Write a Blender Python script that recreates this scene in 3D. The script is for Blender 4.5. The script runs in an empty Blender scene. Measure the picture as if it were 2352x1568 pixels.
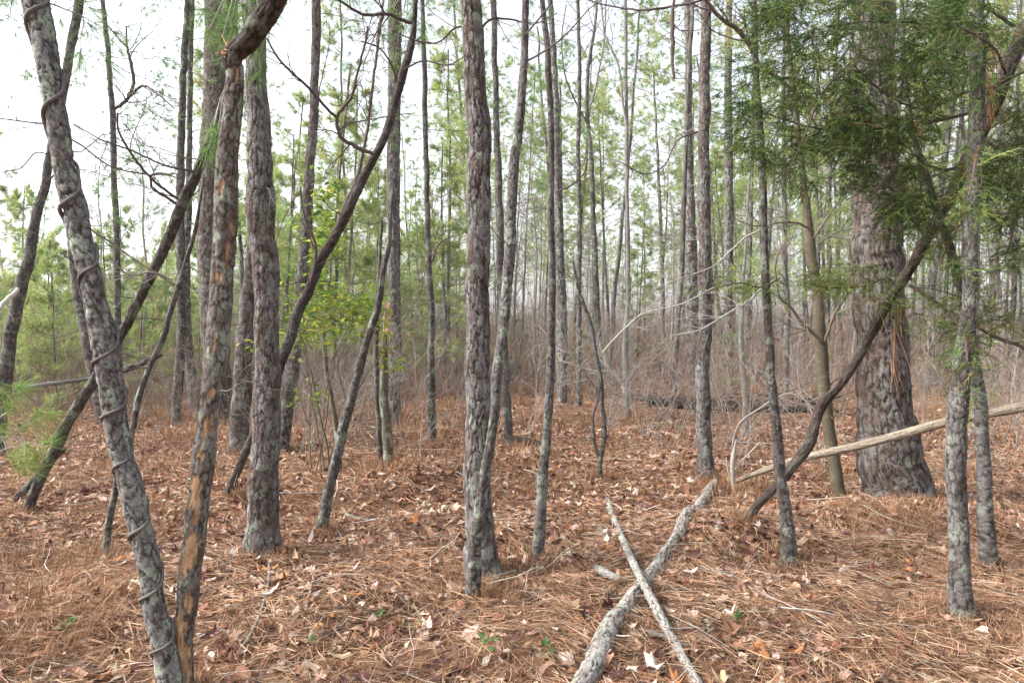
import bpy, math, numpy as np
from mathutils import Vector
R = math.radians
S = bpy.context.scene
# ------------------------------------------------------------------ camera, sky, sun, exposure
H, F = 1.55, 1568.0                       # eye height; focal length in pixels of a 2352-wide picture
cd = bpy.data.cameras.new('camera'); cam = bpy.data.objects.new('camera', cd); S.collection.objects.link(cam)
cam.location = (0, 0, H); cam.rotation_euler = (R(90), 0, 0)
cd.sensor_width = 36; cd.lens = 24; cd.clip_start = 0.05; cd.clip_end = 2000
S.camera = cam
W = bpy.data.worlds.new('World'); S.world = W; W.use_nodes = True
nt = W.node_tree; nt.nodes.clear()
sky = nt.nodes.new('ShaderNodeTexSky'); sky.sky_type = 'NISHITA'; sky.sun_disc = False
SUN_EL, SUN_AZ = 40, -98
sky.sun_elevation = R(SUN_EL); sky.sun_rotation = R(SUN_AZ); sky.air_density = 1.2; sky.dust_density = 4.0; sky.ozone_density = 1
hs = nt.nodes.new('ShaderNodeHueSaturation'); hs.inputs['Saturation'].default_value = 0.30
bg = nt.nodes.new('ShaderNodeBackground'); bg.inputs['Strength'].default_value = 0.108
wo = nt.nodes.new('ShaderNodeOutputWorld')
nt.links.new(sky.outputs[0], hs.inputs['Color']); nt.links.new(hs.outputs[0], bg.inputs['Color']); nt.links.new(bg.outputs[0], wo.inputs[0])
sl = bpy.data.lights.new('sun', 'SUN'); sl.energy = 1.5; sl.angle = R(10); sl.color = (1, 0.97, 0.93)
so = bpy.data.objects.new('sun', sl); S.collection.objects.link(so)
sd = Vector((math.sin(R(SUN_AZ)) * math.cos(R(SUN_EL)), math.cos(R(SUN_AZ)) * math.cos(R(SUN_EL)), math.sin(R(SUN_EL))))
so.rotation_euler = sd.to_track_quat('Z', 'Y').to_euler(); so.location = (-20, 10, 30)
S.view_settings.view_transform = 'Standard'; S.view_settings.look = 'None'
S.view_settings.exposure = 2.0; S.view_settings.gamma = 1
S.cycles.max_bounces = 4; S.cycles.diffuse_bounces = 2; S.cycles.glossy_bounces = 1; S.cycles.transmission_bounces = 2
S.cycles.volume_bounces = 0; S.cycles.use_denoising = True; S.cycles.caustics_reflective = False; S.cycles.caustics_refractive = False

# ------------------------------------------------------------------ helpers
rg = np.random.default_rng(7)
A = np.array
def nrm(v): return v / (np.linalg.norm(v, axis=-1, keepdims=True) + 1e-9)
def P(px, py, d): return A([(px - 1176) / F * d, d, H + (784 - py) / F * d])
def hsh(i, j, s):
    x = np.sin(i * 127.1 + j * 311.7 + s * 74.7) * 43758.5453
    return x - np.floor(x)
def vn(x, y, s=0):
    x = np.asarray(x, float); y = np.asarray(y, float)
    i = np.floor(x); j = np.floor(y); u = x - i; v = y - j
    u = u * u * (3 - 2 * u); v = v * v * (3 - 2 * v)
    return (hsh(i, j, s) * (1 - u) + hsh(i + 1, j, s) * u) * (1 - v) + (hsh(i, j + 1, s) * (1 - u) + hsh(i + 1, j + 1, s) * u) * v
MOUNDS = []                               # x, y, height, radius of the straw mounds round the trunks
def gz(x, y):
    x = np.asarray(x, float); y = np.asarray(y, float)
    z = 0.10 * (vn(x * .45, y * .45, 1) - .5) + 0.05 * (vn(x * 1.7, y * 1.7, 2) - .5) + 0.03 * (vn(x * 5, y * 5, 3) - .5)
    z = z * np.clip(1.25 - np.abs(y) / 60, .3, 1)
    for mx, my, mh, mr in MOUNDS:
        z = z + mh * np.exp(-(((x - mx) ** 2 + (y - my) ** 2) / (mr * mr)) ** 1.7)
    return z
class MB:
    def __init__(s): s.v = []; s.f = []; s.c = []; s.n = 0; s.m = []
    def add(s, v, f, c=(1, 1, 1), m=0):
        v = np.asarray(v, float).reshape(-1, 3); f = np.asarray(f, int)
        if len(v) == 0: return
        c = np.asarray(c, float)
        if c.ndim == 1: c = np.tile(c, (len(v), 1))
        s.v.append(v); s.f.append(f + s.n); s.c.append(c); s.m.append(np.full(len(f), m)); s.n += len(v)
    def build(s, name, mats, parent=None, smooth=True):
        root = parent
        while root is not None and root.parent is not None: root = root.parent
        org = A(root['_o']) if root is not None and '_o' in root else np.zeros(3)
        me = bpy.data.meshes.new(name)
        v = np.concatenate(s.v) - org; c = np.concatenate(s.c)
        me.vertices.add(len(v)); me.vertices.foreach_set('co', v.astype(np.float32).ravel())
        li = np.concatenate([f.ravel() for f in s.f]); cnt = np.concatenate([np.full(len(f), f.shape[1]) for f in s.f])
        me.loops.add(len(li)); me.loops.foreach_set('vertex_index', li.astype(np.int32))
        me.polygons.add(len(cnt)); st = np.concatenate([[0], np.cumsum(cnt)[:-1]])
        me.polygons.foreach_set('loop_start', st.astype(np.int32)); me.polygons.foreach_set('loop_total', cnt.astype(np.int32))
        me.polygons.foreach_set('material_index', np.concatenate(s.m).astype(np.int32))
        me.polygons.foreach_set('use_smooth', np.full(len(cnt), smooth))
        a = me.attributes.new('Col', 'FLOAT_COLOR', 'POINT')
        a.data.foreach_set('color', np.concatenate([c, np.ones((len(c), 1))], 1).astype(np.float32).ravel())
        me.update(calc_edges=True)
        for m in (mats if isinstance(mats, (list, tuple)) else [mats]): me.materials.append(m)
        o = bpy.data.objects.new(name, me); S.collection.objects.link(o)
        if parent is not None: o.parent = parent
        return o
def tag(o, label=None, cat=None, group=None, kind=None):
    if label: o['label'] = label
    if cat: o['category'] = cat
    if group: o['group'] = group
    if kind: o['kind'] = kind
    return o
ORG = []
def thing(name, label, cat, org, group=None):
    o = bpy.data.objects.new(name, None); S.collection.objects.link(o); o.location = tuple(org); o.empty_display_size = .1
    o['_o'] = [float(x) for x in org]; ORG.append(o)
    return tag(o, label, cat, group)
def mtube(mb, Pt, Rd, n=5, col=(1, 1, 1), m=0):
    """many tubes at once: Pt (N,k,3), Rd (N,k), col (3,) or (N,3) or (N,k,3)"""
    Pt = np.asarray(Pt, float)
    if Pt.ndim == 2: Pt = Pt[None]
    N, k, _ = Pt.shape
    if N == 0: return
    Rd = np.broadcast_to(np.asarray(Rd, float), (N, k))
    T = nrm(np.gradient(Pt, axis=1))
    ref = A([0.31, 0.93, 0.19]); a = nrm(np.cross(T, ref)); b = np.cross(T, a)
    th = np.arange(n) * 2 * math.pi / n
    V = Pt[:, :, None] + Rd[:, :, None, None] * (a[:, :, None] * np.cos(th)[:, None] + b[:, :, None] * np.sin(th)[:, None])
    base = (np.arange(N) * k * n)[:, None, None] + (np.arange(k - 1) * n)[None, :, None]
    i0 = base + np.arange(n); i1 = base + (np.arange(n) + 1) % n
    Fq = np.stack([i0, i1, i1 + n, i0 + n], -1).reshape(-1, 4)
    c = np.asarray(col, float)
    if c.ndim == 1: c = np.broadcast_to(c, (N, k, n, 3))
    elif c.ndim == 2: c = np.broadcast_to(c[:, None, None], (N, k, n, 3))
    else: c = np.broadcast_to(c[:, :, None], (N, k, n, 3))
    mb.add(V, Fq, c.reshape(-1, 3), m)
def strips(mb, P0, P1, w, col, bend=0.0, taper=.25, m=0, rng=rg, roll=None):
    """bent flat blades from P0 to P1, all N at once"""
    N = len(P0); d = P1 - P0; L = np.linalg.norm(d, axis=1, keepdims=True)
    r = rng.normal(size=(N, 3)) if roll is None else roll
    wd = nrm(np.cross(d, r)) * (np.asarray(w).reshape(-1, 1) if np.ndim(w) else w) * .5
    side = nrm(np.cross(d, wd)); mid = (P0 + P1) / 2 + side * L * bend * rng.uniform(-1, 1, (N, 1))
    V = np.stack([P0 - wd, P0 + wd, mid + wd, mid - wd, P1 + wd * taper, P1 - wd * taper], 1)
    b = (np.arange(N) * 6)[:, None]
    Fq = np.concatenate([b + A([0, 1, 2, 3]), b + A([3, 2, 4, 5])])
    c = np.repeat(np.broadcast_to(col, (N, 3))[:, None], 6, 1)
    mb.add(V, Fq, c.reshape(-1, 3), m)
def grow(rng, S0, D0, L, k, wob, up=0.0):
    d = nrm(D0.copy()); pts = [S0]; st = (np.asarray(L).reshape(-1, 1)) / (k - 1)
    for i in range(k - 1):
        d = nrm(d + rng.normal(size=d.shape) * wob + A([0, 0, up])); pts.append(pts[-1] + d * st)
    return np.stack(pts, 1)
def kids(rng, Pt, per, t0, t1, ang):
    N, k, _ = Pt.shape; idx = np.repeat(np.arange(N), per); t = rng.uniform(t0, t1, len(idx)) * (k - 1)
    i = np.minimum(t.astype(int), k - 2); f = (t - i)[:, None]
    p = Pt[idx, i] * (1 - f) + Pt[idx, i + 1] * f; d = nrm(Pt[idx, i + 1] - Pt[idx, i])
    q = nrm(np.cross(d, rng.normal(size=d.shape)))
    return p, nrm(d * math.cos(ang) + q * math.sin(ang)), idx, t / (k - 1)
def smooth_path(pts, step):
    pts = np.asarray(pts, float); d = np.linalg.norm(np.diff(pts[:, :3], axis=0), axis=1); s = np.concatenate([[0], np.cumsum(d)])
    n = max(4, int(s[-1] / step)); t = np.linspace(0, s[-1], n)
    m = np.gradient(pts, s, axis=0)
    i = np.clip(np.searchsorted(s, t, side='right') - 1, 0, len(s) - 2); h = (s[i + 1] - s[i]); u = (t - s[i]) / h
    u = u[:, None]; h = h[:, None]
    return ((2*u**3 - 3*u**2 + 1) * pts[i] + (u**3 - 2*u**2 + u) * h * m[i] + (-2*u**3 + 3*u**2) * pts[i + 1] + (u**3 - u**2) * h * m[i + 1]), t

# ------------------------------------------------------------------ materials
def mat(name, rough=.9, noise=(60, .35), bump=0.0, trans=0.0, spec=.25, fac2=None):
    m = bpy.data.materials.new(name); m.use_nodes = True; t = m.node_tree; t.nodes.clear()
    out = t.nodes.new('ShaderNodeOutputMaterial'); b = t.nodes.new('ShaderNodeBsdfPrincipled')
    b.inputs['Roughness'].default_value = rough; b.inputs['Specular IOR Level'].default_value = spec
    at = t.nodes.new('ShaderNodeAttribute'); at.attribute_name = 'Col'
    co = t.nodes.new('ShaderNodeTexCoord'); nz = t.nodes.new('ShaderNodeTexNoise'); nz.inputs['Scale'].default_value = noise[0]
    nz.inputs['Detail'].default_value = 5; nz.inputs['Roughness'].default_value = .65
    t.links.new(co.outputs['Object'], nz.inputs['Vector'])
    mr = t.nodes.new('ShaderNodeMapRange'); mr.inputs['From Min'].default_value = .25; mr.inputs['From Max'].default_value = .75
    mr.inputs['To Min'].default_value = 1 - noise[1]; mr.inputs['To Max'].default_value = 1 + noise[1]
    t.links.new(nz.outputs['Fac'], mr.inputs['Value'])
    mx = t.nodes.new('ShaderNodeVectorMath'); mx.operation = 'SCALE'
    t.links.new(at.outputs['Color'], mx.inputs[0]); t.links.new(mr.outputs[0], mx.inputs['Scale'])
    t.links.new(mx.outputs[0], b.inputs['Base Color'])
    if bump:
        bp = t.nodes.new('ShaderNodeBump'); bp.inputs['Strength'].default_value = .8; bp.inputs['Distance'].default_value = bump
        t.links.new(nz.outputs['Fac'], bp.inputs['Height']); t.links.new(bp.outputs[0], b.inputs['Normal'])
    if trans:
        tr = t.nodes.new('ShaderNodeBsdfTranslucent'); ms = t.nodes.new('ShaderNodeMixShader'); ms.inputs[0].default_value = trans
        t.links.new(mx.outputs[0], tr.inputs['Color']); t.links.new(b.outputs[0], ms.inputs[1]); t.links.new(tr.outputs[0], ms.inputs[2])
        t.links.new(ms.outputs[0], out.inputs[0])
    else: t.links.new(b.outputs[0], out.inputs[0])
    return m
M_bark = mat('bark', .95, (90, .38), .004, spec=.12)
M_twig = mat('twig bark', .85, (40, .3), .0015, spec=.15)
M_wood = mat('weathered wood', .75, (45, .3), .002, spec=.2)
M_needle = mat('pine needles', .6, (9, .25), 0, .45, .2)
M_cedar = mat('cedar foliage', .7, (14, .35), 0, .3, .15)
M_leaf = mat('green leaves', .5, (20, .2), 0, .5, .25)
M_litter = mat('dead leaves', .75, (35, .3), 0, .15, .2)
M_straw = mat('pine straw', .6, (12, .25), 0, .1, .25)
M_far = mat('distant needles', .7, (.6, .25), 0, .45, .1)

# ground soil under the straw
gm = bpy.data.materials.new('forest floor'); gm.use_nodes = True; t = gm.node_tree; b = t.nodes['Principled BSDF']
b.inputs['Roughness'].default_value = .95; b.inputs['Specular IOR Level'].default_value = .1
co = t.nodes.new('ShaderNodeTexCoord')
n1 = t.nodes.new('ShaderNodeTexNoise'); n1.inputs['Scale'].default_value = 14; n1.inputs['Detail'].default_value = 8; n1.inputs['Roughness'].default_value = .7
n2 = t.nodes.new('ShaderNodeTexNoise'); n2.inputs['Scale'].default_value = 1.1; n2.inputs['Detail'].default_value = 4
cr = t.nodes.new('ShaderNodeValToRGB'); cr.color_ramp.elements[0].position = .3; cr.color_ramp.elements[0].color = (.045, .025, .017, 1)
cr.color_ramp.elements[1].position = .72; cr.color_ramp.elements[1].color = (.34, .21, .135, 1)
e = cr.color_ramp.elements.new(.52); e.color = (.16, .09, .055, 1)
cr2 = t.nodes.new('ShaderNodeValToRGB'); cr2.color_ramp.elements[0].position = .35; cr2.color_ramp.elements[0].color = (.75, .72, .7, 1)
cr2.color_ramp.elements[1].position = .68; cr2.color_ramp.elements[1].color = (1.2, 1.1, 1.05, 1)
mm = t.nodes.new('ShaderNodeMix'); mm.data_type = 'RGBA'; mm.blend_type = 'MULTIPLY'; mm.inputs[0].default_value = 1
bp = t.nodes.new('ShaderNodeBump'); bp.inputs['Distance'].default_value = .02
for nn in (n1, n2): t.links.new(co.outputs['Object'], nn.inputs['Vector'])
t.links.new(n1.outputs[0], cr.inputs[0]); t.links.new(n2.outputs[0], cr2.inputs[0]); t.links.new(cr.outputs[0], mm.inputs[6]); t.links.new(cr2.outputs[0], mm.inputs[7])
t.links.new(mm.outputs[2], b.inputs['Base Color']); t.links.new(n1.outputs[0], bp.inputs['Height']); t.links.new(bp.outputs[0], b.inputs['Normal'])

# ------------------------------------------------------------------ traced trunks: x, y, width in pixels of the 2352-wide picture, at distance D
def D_of(y): return 2430.0 / (y - 784)
SK = {  # cell u, cell v, amp, bark colours a, b, c; f is dark fissure bark plus painted crack shade
 'pine': dict(op=.24, cu=.032, cv=.105, amp=.0085, a=(.215, .20, .197), b=(.135, .105, .095), c=(.315, .31, .315), f=(.03, .023, .02)),
 'big': dict(op=.17, cu=.042, cv=.15, amp=.016, a=(.20, .178, .17), b=(.125, .092, .078), c=(.275, .265, .262), f=(.025, .018, .015)),
 'slim': dict(op=.26, cu=.021, cv=.055, amp=.005, a=(.17, .158, .152), b=(.105, .088, .08), c=(.26, .255, .25), f=(.028, .022, .019)),
 'lichen': dict(cu=.032, cv=.055, amp=.0075, a=(.225, .213, .205), b=(.14, .12, .11), c=(.335, .34, .33), f=(.034, .028, .025)),
 'peel': dict(cu=.032, cv=.07, amp=.0065, a=(.21, .19, .175), b=(.14, .108, .09), c=(.30, .30, .29), f=(.036, .028, .023)),
 'dark': dict(cu=.024, cv=.08, amp=.008, a=(.125, .108, .10), b=(.08, .063, .056), c=(.22, .21, .205), f=(.022, .017, .015)),
 'cedar': dict(cu=.018, cv=.14, amp=.008, a=(.125, .096, .085), b=(.08, .058, .05), c=(.225, .205, .19), f=(.025, .018, .015)),
 'smooth': dict(cu=.03, cv=.02, amp=.0015, a=(.16, .138, .098), b=(.12, .10, .07), c=(.25, .23, .18), f=(.10, .08, .055)),
 'pale': dict(cu=.03, cv=.03, amp=.003, a=(.29, .28, .26), b=(.20, .19, .17), c=(.38, .37, .35), f=(.13, .12, .105)),
}
for k_ in SK:
    for c_ in 'abc': SK[k_][c_] = tuple(v * .72 for v in SK[k_][c_])
def fbm(x, y, sd, n=3):
    t = 0; w = .5; W_ = 0
    for _ in range(n): t = t + w * vn(x, y, sd); W_ += w; w *= .55; x = x * 2.07 + 3.1; y = y * 2.03 + 1.7; sd += 1
    return t / W_
def bark(u, v, U, k, seed):
    nu = max(4, round(U / k['cu'])); gu = u / U * nu; gv = v / k['cv']
    wr = np.clip(np.minimum(u, U - u) / (.08 * U), 0, 1)          # fade the warp out at the seam, which faces away
    g0, v0 = gu, gv
    gu = g0 + wr * (.7 * (fbm(g0 * .6, v0 * .8, seed) - .5) + .28 * (vn(g0 * 3.3, v0 * 6.1, seed + 1) - .5) + .16 * (vn(g0 * 7, v0 * 14, seed + 17) - .5))
    gv = v0 + wr * (1.3 * (fbm(g0 * 1.1, v0 * .5, seed + 3) - .5) + .3 * (vn(g0 * 4.7, v0 * 3.9, seed + 2) - .5) + .15 * (vn(g0 * 11, v0 * 7, seed + 18) - .5))
    iu = np.floor(gu); iv = np.floor(gv)
    F1 = np.full(u.shape, 9.); F2 = F1.copy(); rid = np.zeros(u.shape); lv = np.zeros(u.shape)
    for dj in (-1, 0, 1):
        for di in (-1, 0, 1):
            cj = iv + dj; ci = iu + di; cm = np.mod(ci, nu)
            jx = ci + .5 + .95 * (hsh(cm, cj, seed) - .5); jy = cj + .5 + .95 * (hsh(cm, cj, seed + 11) - .5)
            dx = gu - jx; dy = gv - jy; d = np.maximum(np.abs(dx), np.abs(dy) * .92) * .8 + np.sqrt(dx * dx + dy * dy) * .2
            n = d < F1; F2 = np.where(n, F1, np.minimum(F2, d)); rid = np.where(n, hsh(cm, cj, seed + 23), rid); lv = np.where(n, dy, lv); F1 = np.where(n, d, F1)
    wd = .10 + .26 * vn(g0 * 1.3, v0 * .9, seed + 6)             # cracks open and close along their length
    e = np.clip((F2 - F1) / wd, 0, 1); e = e * e * (3 - 2 * e)
    op = np.clip((vn(g0 * .8 + 7, v0 * 1.3, seed + 14) * .6 + vn(g0 * 2.6, v0 * 4.1, seed + 15) * .4 - k.get('op', .31)) * 5, 0, 1)    # many cracks are closed or scaled over
    e = 1 - (1 - e) * op
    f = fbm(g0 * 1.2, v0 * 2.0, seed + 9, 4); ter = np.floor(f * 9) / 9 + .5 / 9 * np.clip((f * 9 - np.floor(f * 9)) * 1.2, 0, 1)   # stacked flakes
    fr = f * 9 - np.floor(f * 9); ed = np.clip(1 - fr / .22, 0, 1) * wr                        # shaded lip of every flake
    return e, rid, lv, wr * ter + (1 - wr) * .5, ed
def bark_tube(mb, ctr, rad, kind, res, seed, scl=1.0, peel=0.0, closed=True, lich=.3, sides=None, pats=()):
    """displaced, coloured bark round a centre line"""
    k = dict(SK[kind]); k['cu'] *= scl; k['cv'] *= scl; k['amp'] *= scl
    L = np.concatenate([[0], np.cumsum(np.linalg.norm(np.diff(ctr, axis=0), axis=1))])
    r0 = float(np.median(rad)); n = sides or int(np.clip(2 * math.pi * r0 / res, 10, 400))
    T = nrm(np.gradient(ctr, axis=0)); ref = A([0, 1., 0]) if abs(T[:, 1]).mean() < .8 else A([0, 0, 1.])
    a = nrm(np.cross(T, ref)); bb = nrm(np.cross(a, T))        # bb points to +y: the seam sits at the back
    th = math.pi / 2 + np.arange(n) * 2 * math.pi / n
    U = 2 * math.pi * r0; u = np.arange(n) / n * U
    uu, vv = np.meshgrid(u, L); e, rid, lv, ter, ed = bark(uu, vv, U, k, seed)
    fine = vn(uu / k['cu'] * 5, vv / k['cu'] * 3, seed + 5); fine = np.where((uu > .92 * U) | (uu < .04 * U), .5, fine)
    big = vn(uu / .09, vv / .22, seed + 8)
    h = e * (.45 + .30 * rid) + .25 * e * (-lv) + .9 * (ter - .35) * e + .12 * (fine - .5) - .18 * ed
    pl = 0
    if peel:
        q = vn(uu / .035, vv / .17, seed + 31) * .75 + vn(uu / .012, vv / .04, seed + 32) * .25
        pl = np.clip((q - (1 - peel * .75)) / .04, 0, 1)
        for pv_, ph_, pu_, pw_ in pats:
            dd_ = ((vv - pv_) / ph_) ** 2 + ((uu / U - pu_) / pw_) ** 2 + 1.6 * (vn(uu / .010, vv / .03, seed + 33) - .5) + .9 * (vn(uu / .03, vv / .05, seed + 34) - .5)
            pl = np.maximum(pl, np.clip((1 - dd_) / .25, 0, 1))
        h = h * (1 - pl) - .45 * pl
    rr = rad[:, None] * (1 + .06 * (vn(uu / (U / 4), vv / .6, seed + 40) - .5)) + k['amp'] * (h - .45)
    V = ctr[:, None] + rr[..., None] * (a[:, None] * np.cos(th)[None, :, None] + bb[:, None] * np.sin(th)[None, :, None])
    ca, cb, cc, cf = (A(k[q]) for q in 'abcf')
    w = np.clip(.5 + (rid - .5) * .5 + (big - .5) * 2.0 - (ter - .5) * 2.2 + (fine - .5) * .5, 0, 1)[..., None]; col = (ca * (1 - w) + cb * w) * (.86 + .28 * fine[..., None])
    lc = .8 * np.clip((vn(uu / .03, vv / .14, seed + 50) * .45 + fine * .22 + .5 * (ter - .3) + .32 * hsh(rid * 97, np.floor(ter * 9), 5) - (.80 - lich * .42)) / .16, 0, 1)[..., None] * e[..., None] * (.5 + .5 * fine[..., None])
    col = col * (1 - lc) + cc * lc
    gl = np.clip((vn(uu / .04 + 9, vv / .06, seed + 60) - .66) / .1, 0, 1)[..., None] * lich * 1.2
    col = col * (1 - gl) + A([.27, .31, .25]) * gl
    ef = np.maximum((1 - e), .75 * ed)[..., None] * .97; col = col * (1 - ef) + cf * ef  # cracks and flake lips darkened in the colour, shade included
    if peel: p3 = pl[..., None]; col = col * (1 - p3) + (A([.37, .235, .135]) * (.45 + .9 * vn(uu / .012, vv / .05, seed + 70)[..., None])) * p3
    m, _ = len(ctr), 0
    i0 = (np.arange(m - 1) * n)[:, None] + np.arange(n); i1 = (np.arange(m - 1) * n)[:, None] + (np.arange(n) + 1) % n
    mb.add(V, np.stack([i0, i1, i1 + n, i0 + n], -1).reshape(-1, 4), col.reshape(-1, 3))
    if closed:                                             # end caps, slightly domed splintered wood
        for s, q in ((0, 0), (m - 1, 1)):
            c = ctr[s]; ring = V[s]; vv2 = np.concatenate([ring, [c + T[s] * (rad[s] * .25 if q else -rad[s] * .25)]])
            f = np.stack([np.arange(n), (np.arange(n) + 1) % n, np.full(n, n)], -1)
            if not q: f = f[:, ::-1]
            mb.add(vv2, f, (.42, .30, .19))
def seg(pts, d0, d1=None, ext=0.0, root=.12, z0=None):
    """pixel trace (x, y, w) from the base up -> centre line and radii; ext lengthens the top beyond the frame"""
    pts = A([list(p) for p in pts], float); n = len(pts)
    d1 = d0 if d1 is None else d1
    s = np.concatenate([[0], np.cumsum(np.hypot(np.diff(pts[:, 0]), np.diff(pts[:, 1])))]); s /= s[-1]
    d = d0 + (d1 - d0) * s
    c = np.stack([(pts[:, 0] - 1176) / F * d, d, H + (784 - pts[:, 1]) / F * d], 1); r = pts[:, 2] / 2 / F * d
    if root:
        gx, gy = np.gradient(pts[:, 0]), np.gradient(pts[:, 1]); r = r * .95 * np.abs(gy) / np.hypot(gx, gy)   # widths were read along the rows
        dv = c[0] - c[1]; dv = dv / abs(dv[2]) if abs(dv[2]) > 1e-6 else A([0, 0, -1.])
        dv[2] = -1; dv[:2] = np.clip(dv[:2], -1.2, 1.2)
        g = float(gz(c[0, 0], c[0, 1])); drop = max(root, c[0, 2] - g + root)
        c = np.concatenate([[c[0] + dv * drop], c]); r = np.concatenate([[r[0] * 1.12], r])
    if ext:
        dv = nrm(c[-1] - c[-2]); c = np.concatenate([c, [c[-1] + dv * ext]]); r = np.concatenate([r, [r[-1] * .8]])
    return np.concatenate([c, r[:, None]], 1)
TREES = []
def twigs_on(mb, rng, ctr, rad, n, t0, t1, L, r, d, col, droop=-.02, up=.15, sub=3, hub=None):
    """thin dead limbs: N paths along a trunk with side twigs"""
    idx = (rng.uniform(t0, t1, n) * (len(ctr) - 1)).astype(int)
    az = rng.uniform(0, 2 * math.pi, n)
    D0 = np.stack([np.cos(az), np.sin(az) * .8, rng.normal(up, .3, n)], 1)
    Ln = L * rng.uniform(.35, 1.2, n); P1 = grow(rng, ctr[idx], D0, Ln, 9, .16, droop)
    rr = np.minimum(r * rng.uniform(.5, 1.2, n), rad[idx] * .6)[:, None] * np.linspace(1, .3, 9)
    mtube(mb, P1, rr, 5, col)
    p, q, i, tt = kids(rng, P1, sub, .25, .95, .8)
    P2 = grow(rng, p, q, Ln[i] * rng.uniform(.2, .55, len(i)), 6, .2, droop)
    mtube(mb, P2, (rr[i, 0] * .45)[:, None] * np.linspace(1, .35, 6), 4, col)
    p, q, i, tt = kids(rng, P2, 2, .2, .95, .8)
    P3 = grow(rng, p, q, rng.uniform(.05, .22, len(i)), 4, .2, droop)
    mtube(mb, P3, np.full((len(i), 4), max(r * .12, .0009)), 3, col)
    return P1, P2, P3
def trunk_tree(name, label, cat, kind, pts, d=None, d1=None, ext=2.5, seed=0, lich=.3, peel=0, scl=1, group=None, mound=(.05, .35), tw=0, twL=.8, twr=.006, twt=(.35, .98), flare=0, root=.12, res=None, twcol=None):
    d = d or D_of(pts[0][1])
    if mound:
        x = (pts[0][0] - 1176) / F * d; MOUNDS.append((x, d, mound[0] * .4, mound[1]))
    TREES.append(dict(name=name, label=label, cat=cat, kind=kind, pts=pts, d=d, d1=d1, ext=ext, seed=seed, lich=lich, peel=peel, scl=scl, group=group, tw=tw, twL=twL, twr=twr, twt=twt, flare=flare, root=root, res=res, twcol=twcol))
    return TREES[-1]
def make_tree(q):
    rng = np.random.default_rng(1000 + q['seed']); d = q['d']
    res = q['res'] or max(.0042, .6 * d / 683)
    sp = seg(q['pts'], d, q['d1'], q['ext'], q['root'])
    path, s = smooth_path(sp, res * 1.5); ctr = path[:, :3].copy(); rad = np.maximum(path[:, 3], .002)
    wob = np.minimum(rad * .25, .012)[:, None]
    ctr[:, 0] += ((vn(s / .25, s * 0, q['seed']) - .5) * 2)[:, None][:, 0] * wob[:, 0]
    rad = rad * (1 + (.03 if q['kind'] == 'big' else .10) * (vn(s / .12, s * 0 + 4, q['seed']) - .5))
    for _ in range(int(6 + s[-1] * 3)):
        kz = rng.uniform(.1, s[-1]); rad = rad * (1 + rng.uniform(.01, .05) * np.exp(-((s - kz) / rng.uniform(.03, .09)) ** 2))
    ctr[:, 0] += (vn(s / .16, s * 0 + 2, q['seed'] + 5) - .5) * rad * (.3 if rad[0] < .05 else .1)
    q['flare'] = q['flare'] or (.12 if q['kind'] in ('pine', 'slim') and q['d'] < 11 else 0)
    if q['flare']:
        hgt = ctr[:, 2] - gz(ctr[0, 0], ctr[0, 1]); rad = rad * (1 + q['flare'] * np.exp(-np.clip(hgt, 0, 9) / .18))
    base = ctr[0].copy(); base[2] = float(gz(sp[1, 0], sp[1, 1])); base[:2] = sp[1, :2]
    o = thing(q['name'], q['label'], q['cat'], base, q['group'])
    mb = MB(); bark_tube(mb, ctr, rad, q['kind'], res, q['seed'] * 7.3, q['scl'], q['peel'], True, q['lich'], pats=[(float(np.interp(H + (784 - y_) / F * d, ctr[:, 2], s)), hh_, uu_, ww_) for y_, hh_, uu_, ww_ in q.get('pt', ())])
    tr = mb.build('trunk', M_bark, o)
    q['ctr'] = ctr; q['rad'] = rad; q['o'] = o; q['trunk'] = tr
    if q['tw']:
        k = SK[q['kind']]; col = A(q['twcol']) if q['twcol'] else A(k['a']) * .9
        if q.get('nd'):
            for _ in range(q['nd']):
                mb = MB(); P1, P2, P3 = twigs_on(mb, rng, ctr, rad, 1, q['ndt'][0], .97, q['ndL'], .004 * max(1, d / 8), d, col, -.01, .25, 5)
                br = mb.build('branch', M_twig, o); mb = MB(); E = np.concatenate([P1[:, -1], P2[:, -1], P3[:, -1]]); De = np.concatenate([P1[:, -1] - P1[:, -2], P2[:, -1] - P2[:, -2], P3[:, -1] - P3[:, -2]])
                tufts(mb, E, nrm(De), 22, .17, .0015 * max(1, d / 4), .5, rng, pal(rng, len(E), [(.20, .31, .11), (.15, .25, .09)], [1, 1], .15), droop=.1); mb.build('needles', M_needle, br, smooth=False)
        for _ in range(q['tw']):
            mb = MB(); twigs_on(mb, rng, ctr, rad, 1, q['twt'][0], q['twt'][1], q['twL'], q['twr'], d, col)
            mb.build('branch', M_twig, o)
    return q
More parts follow.
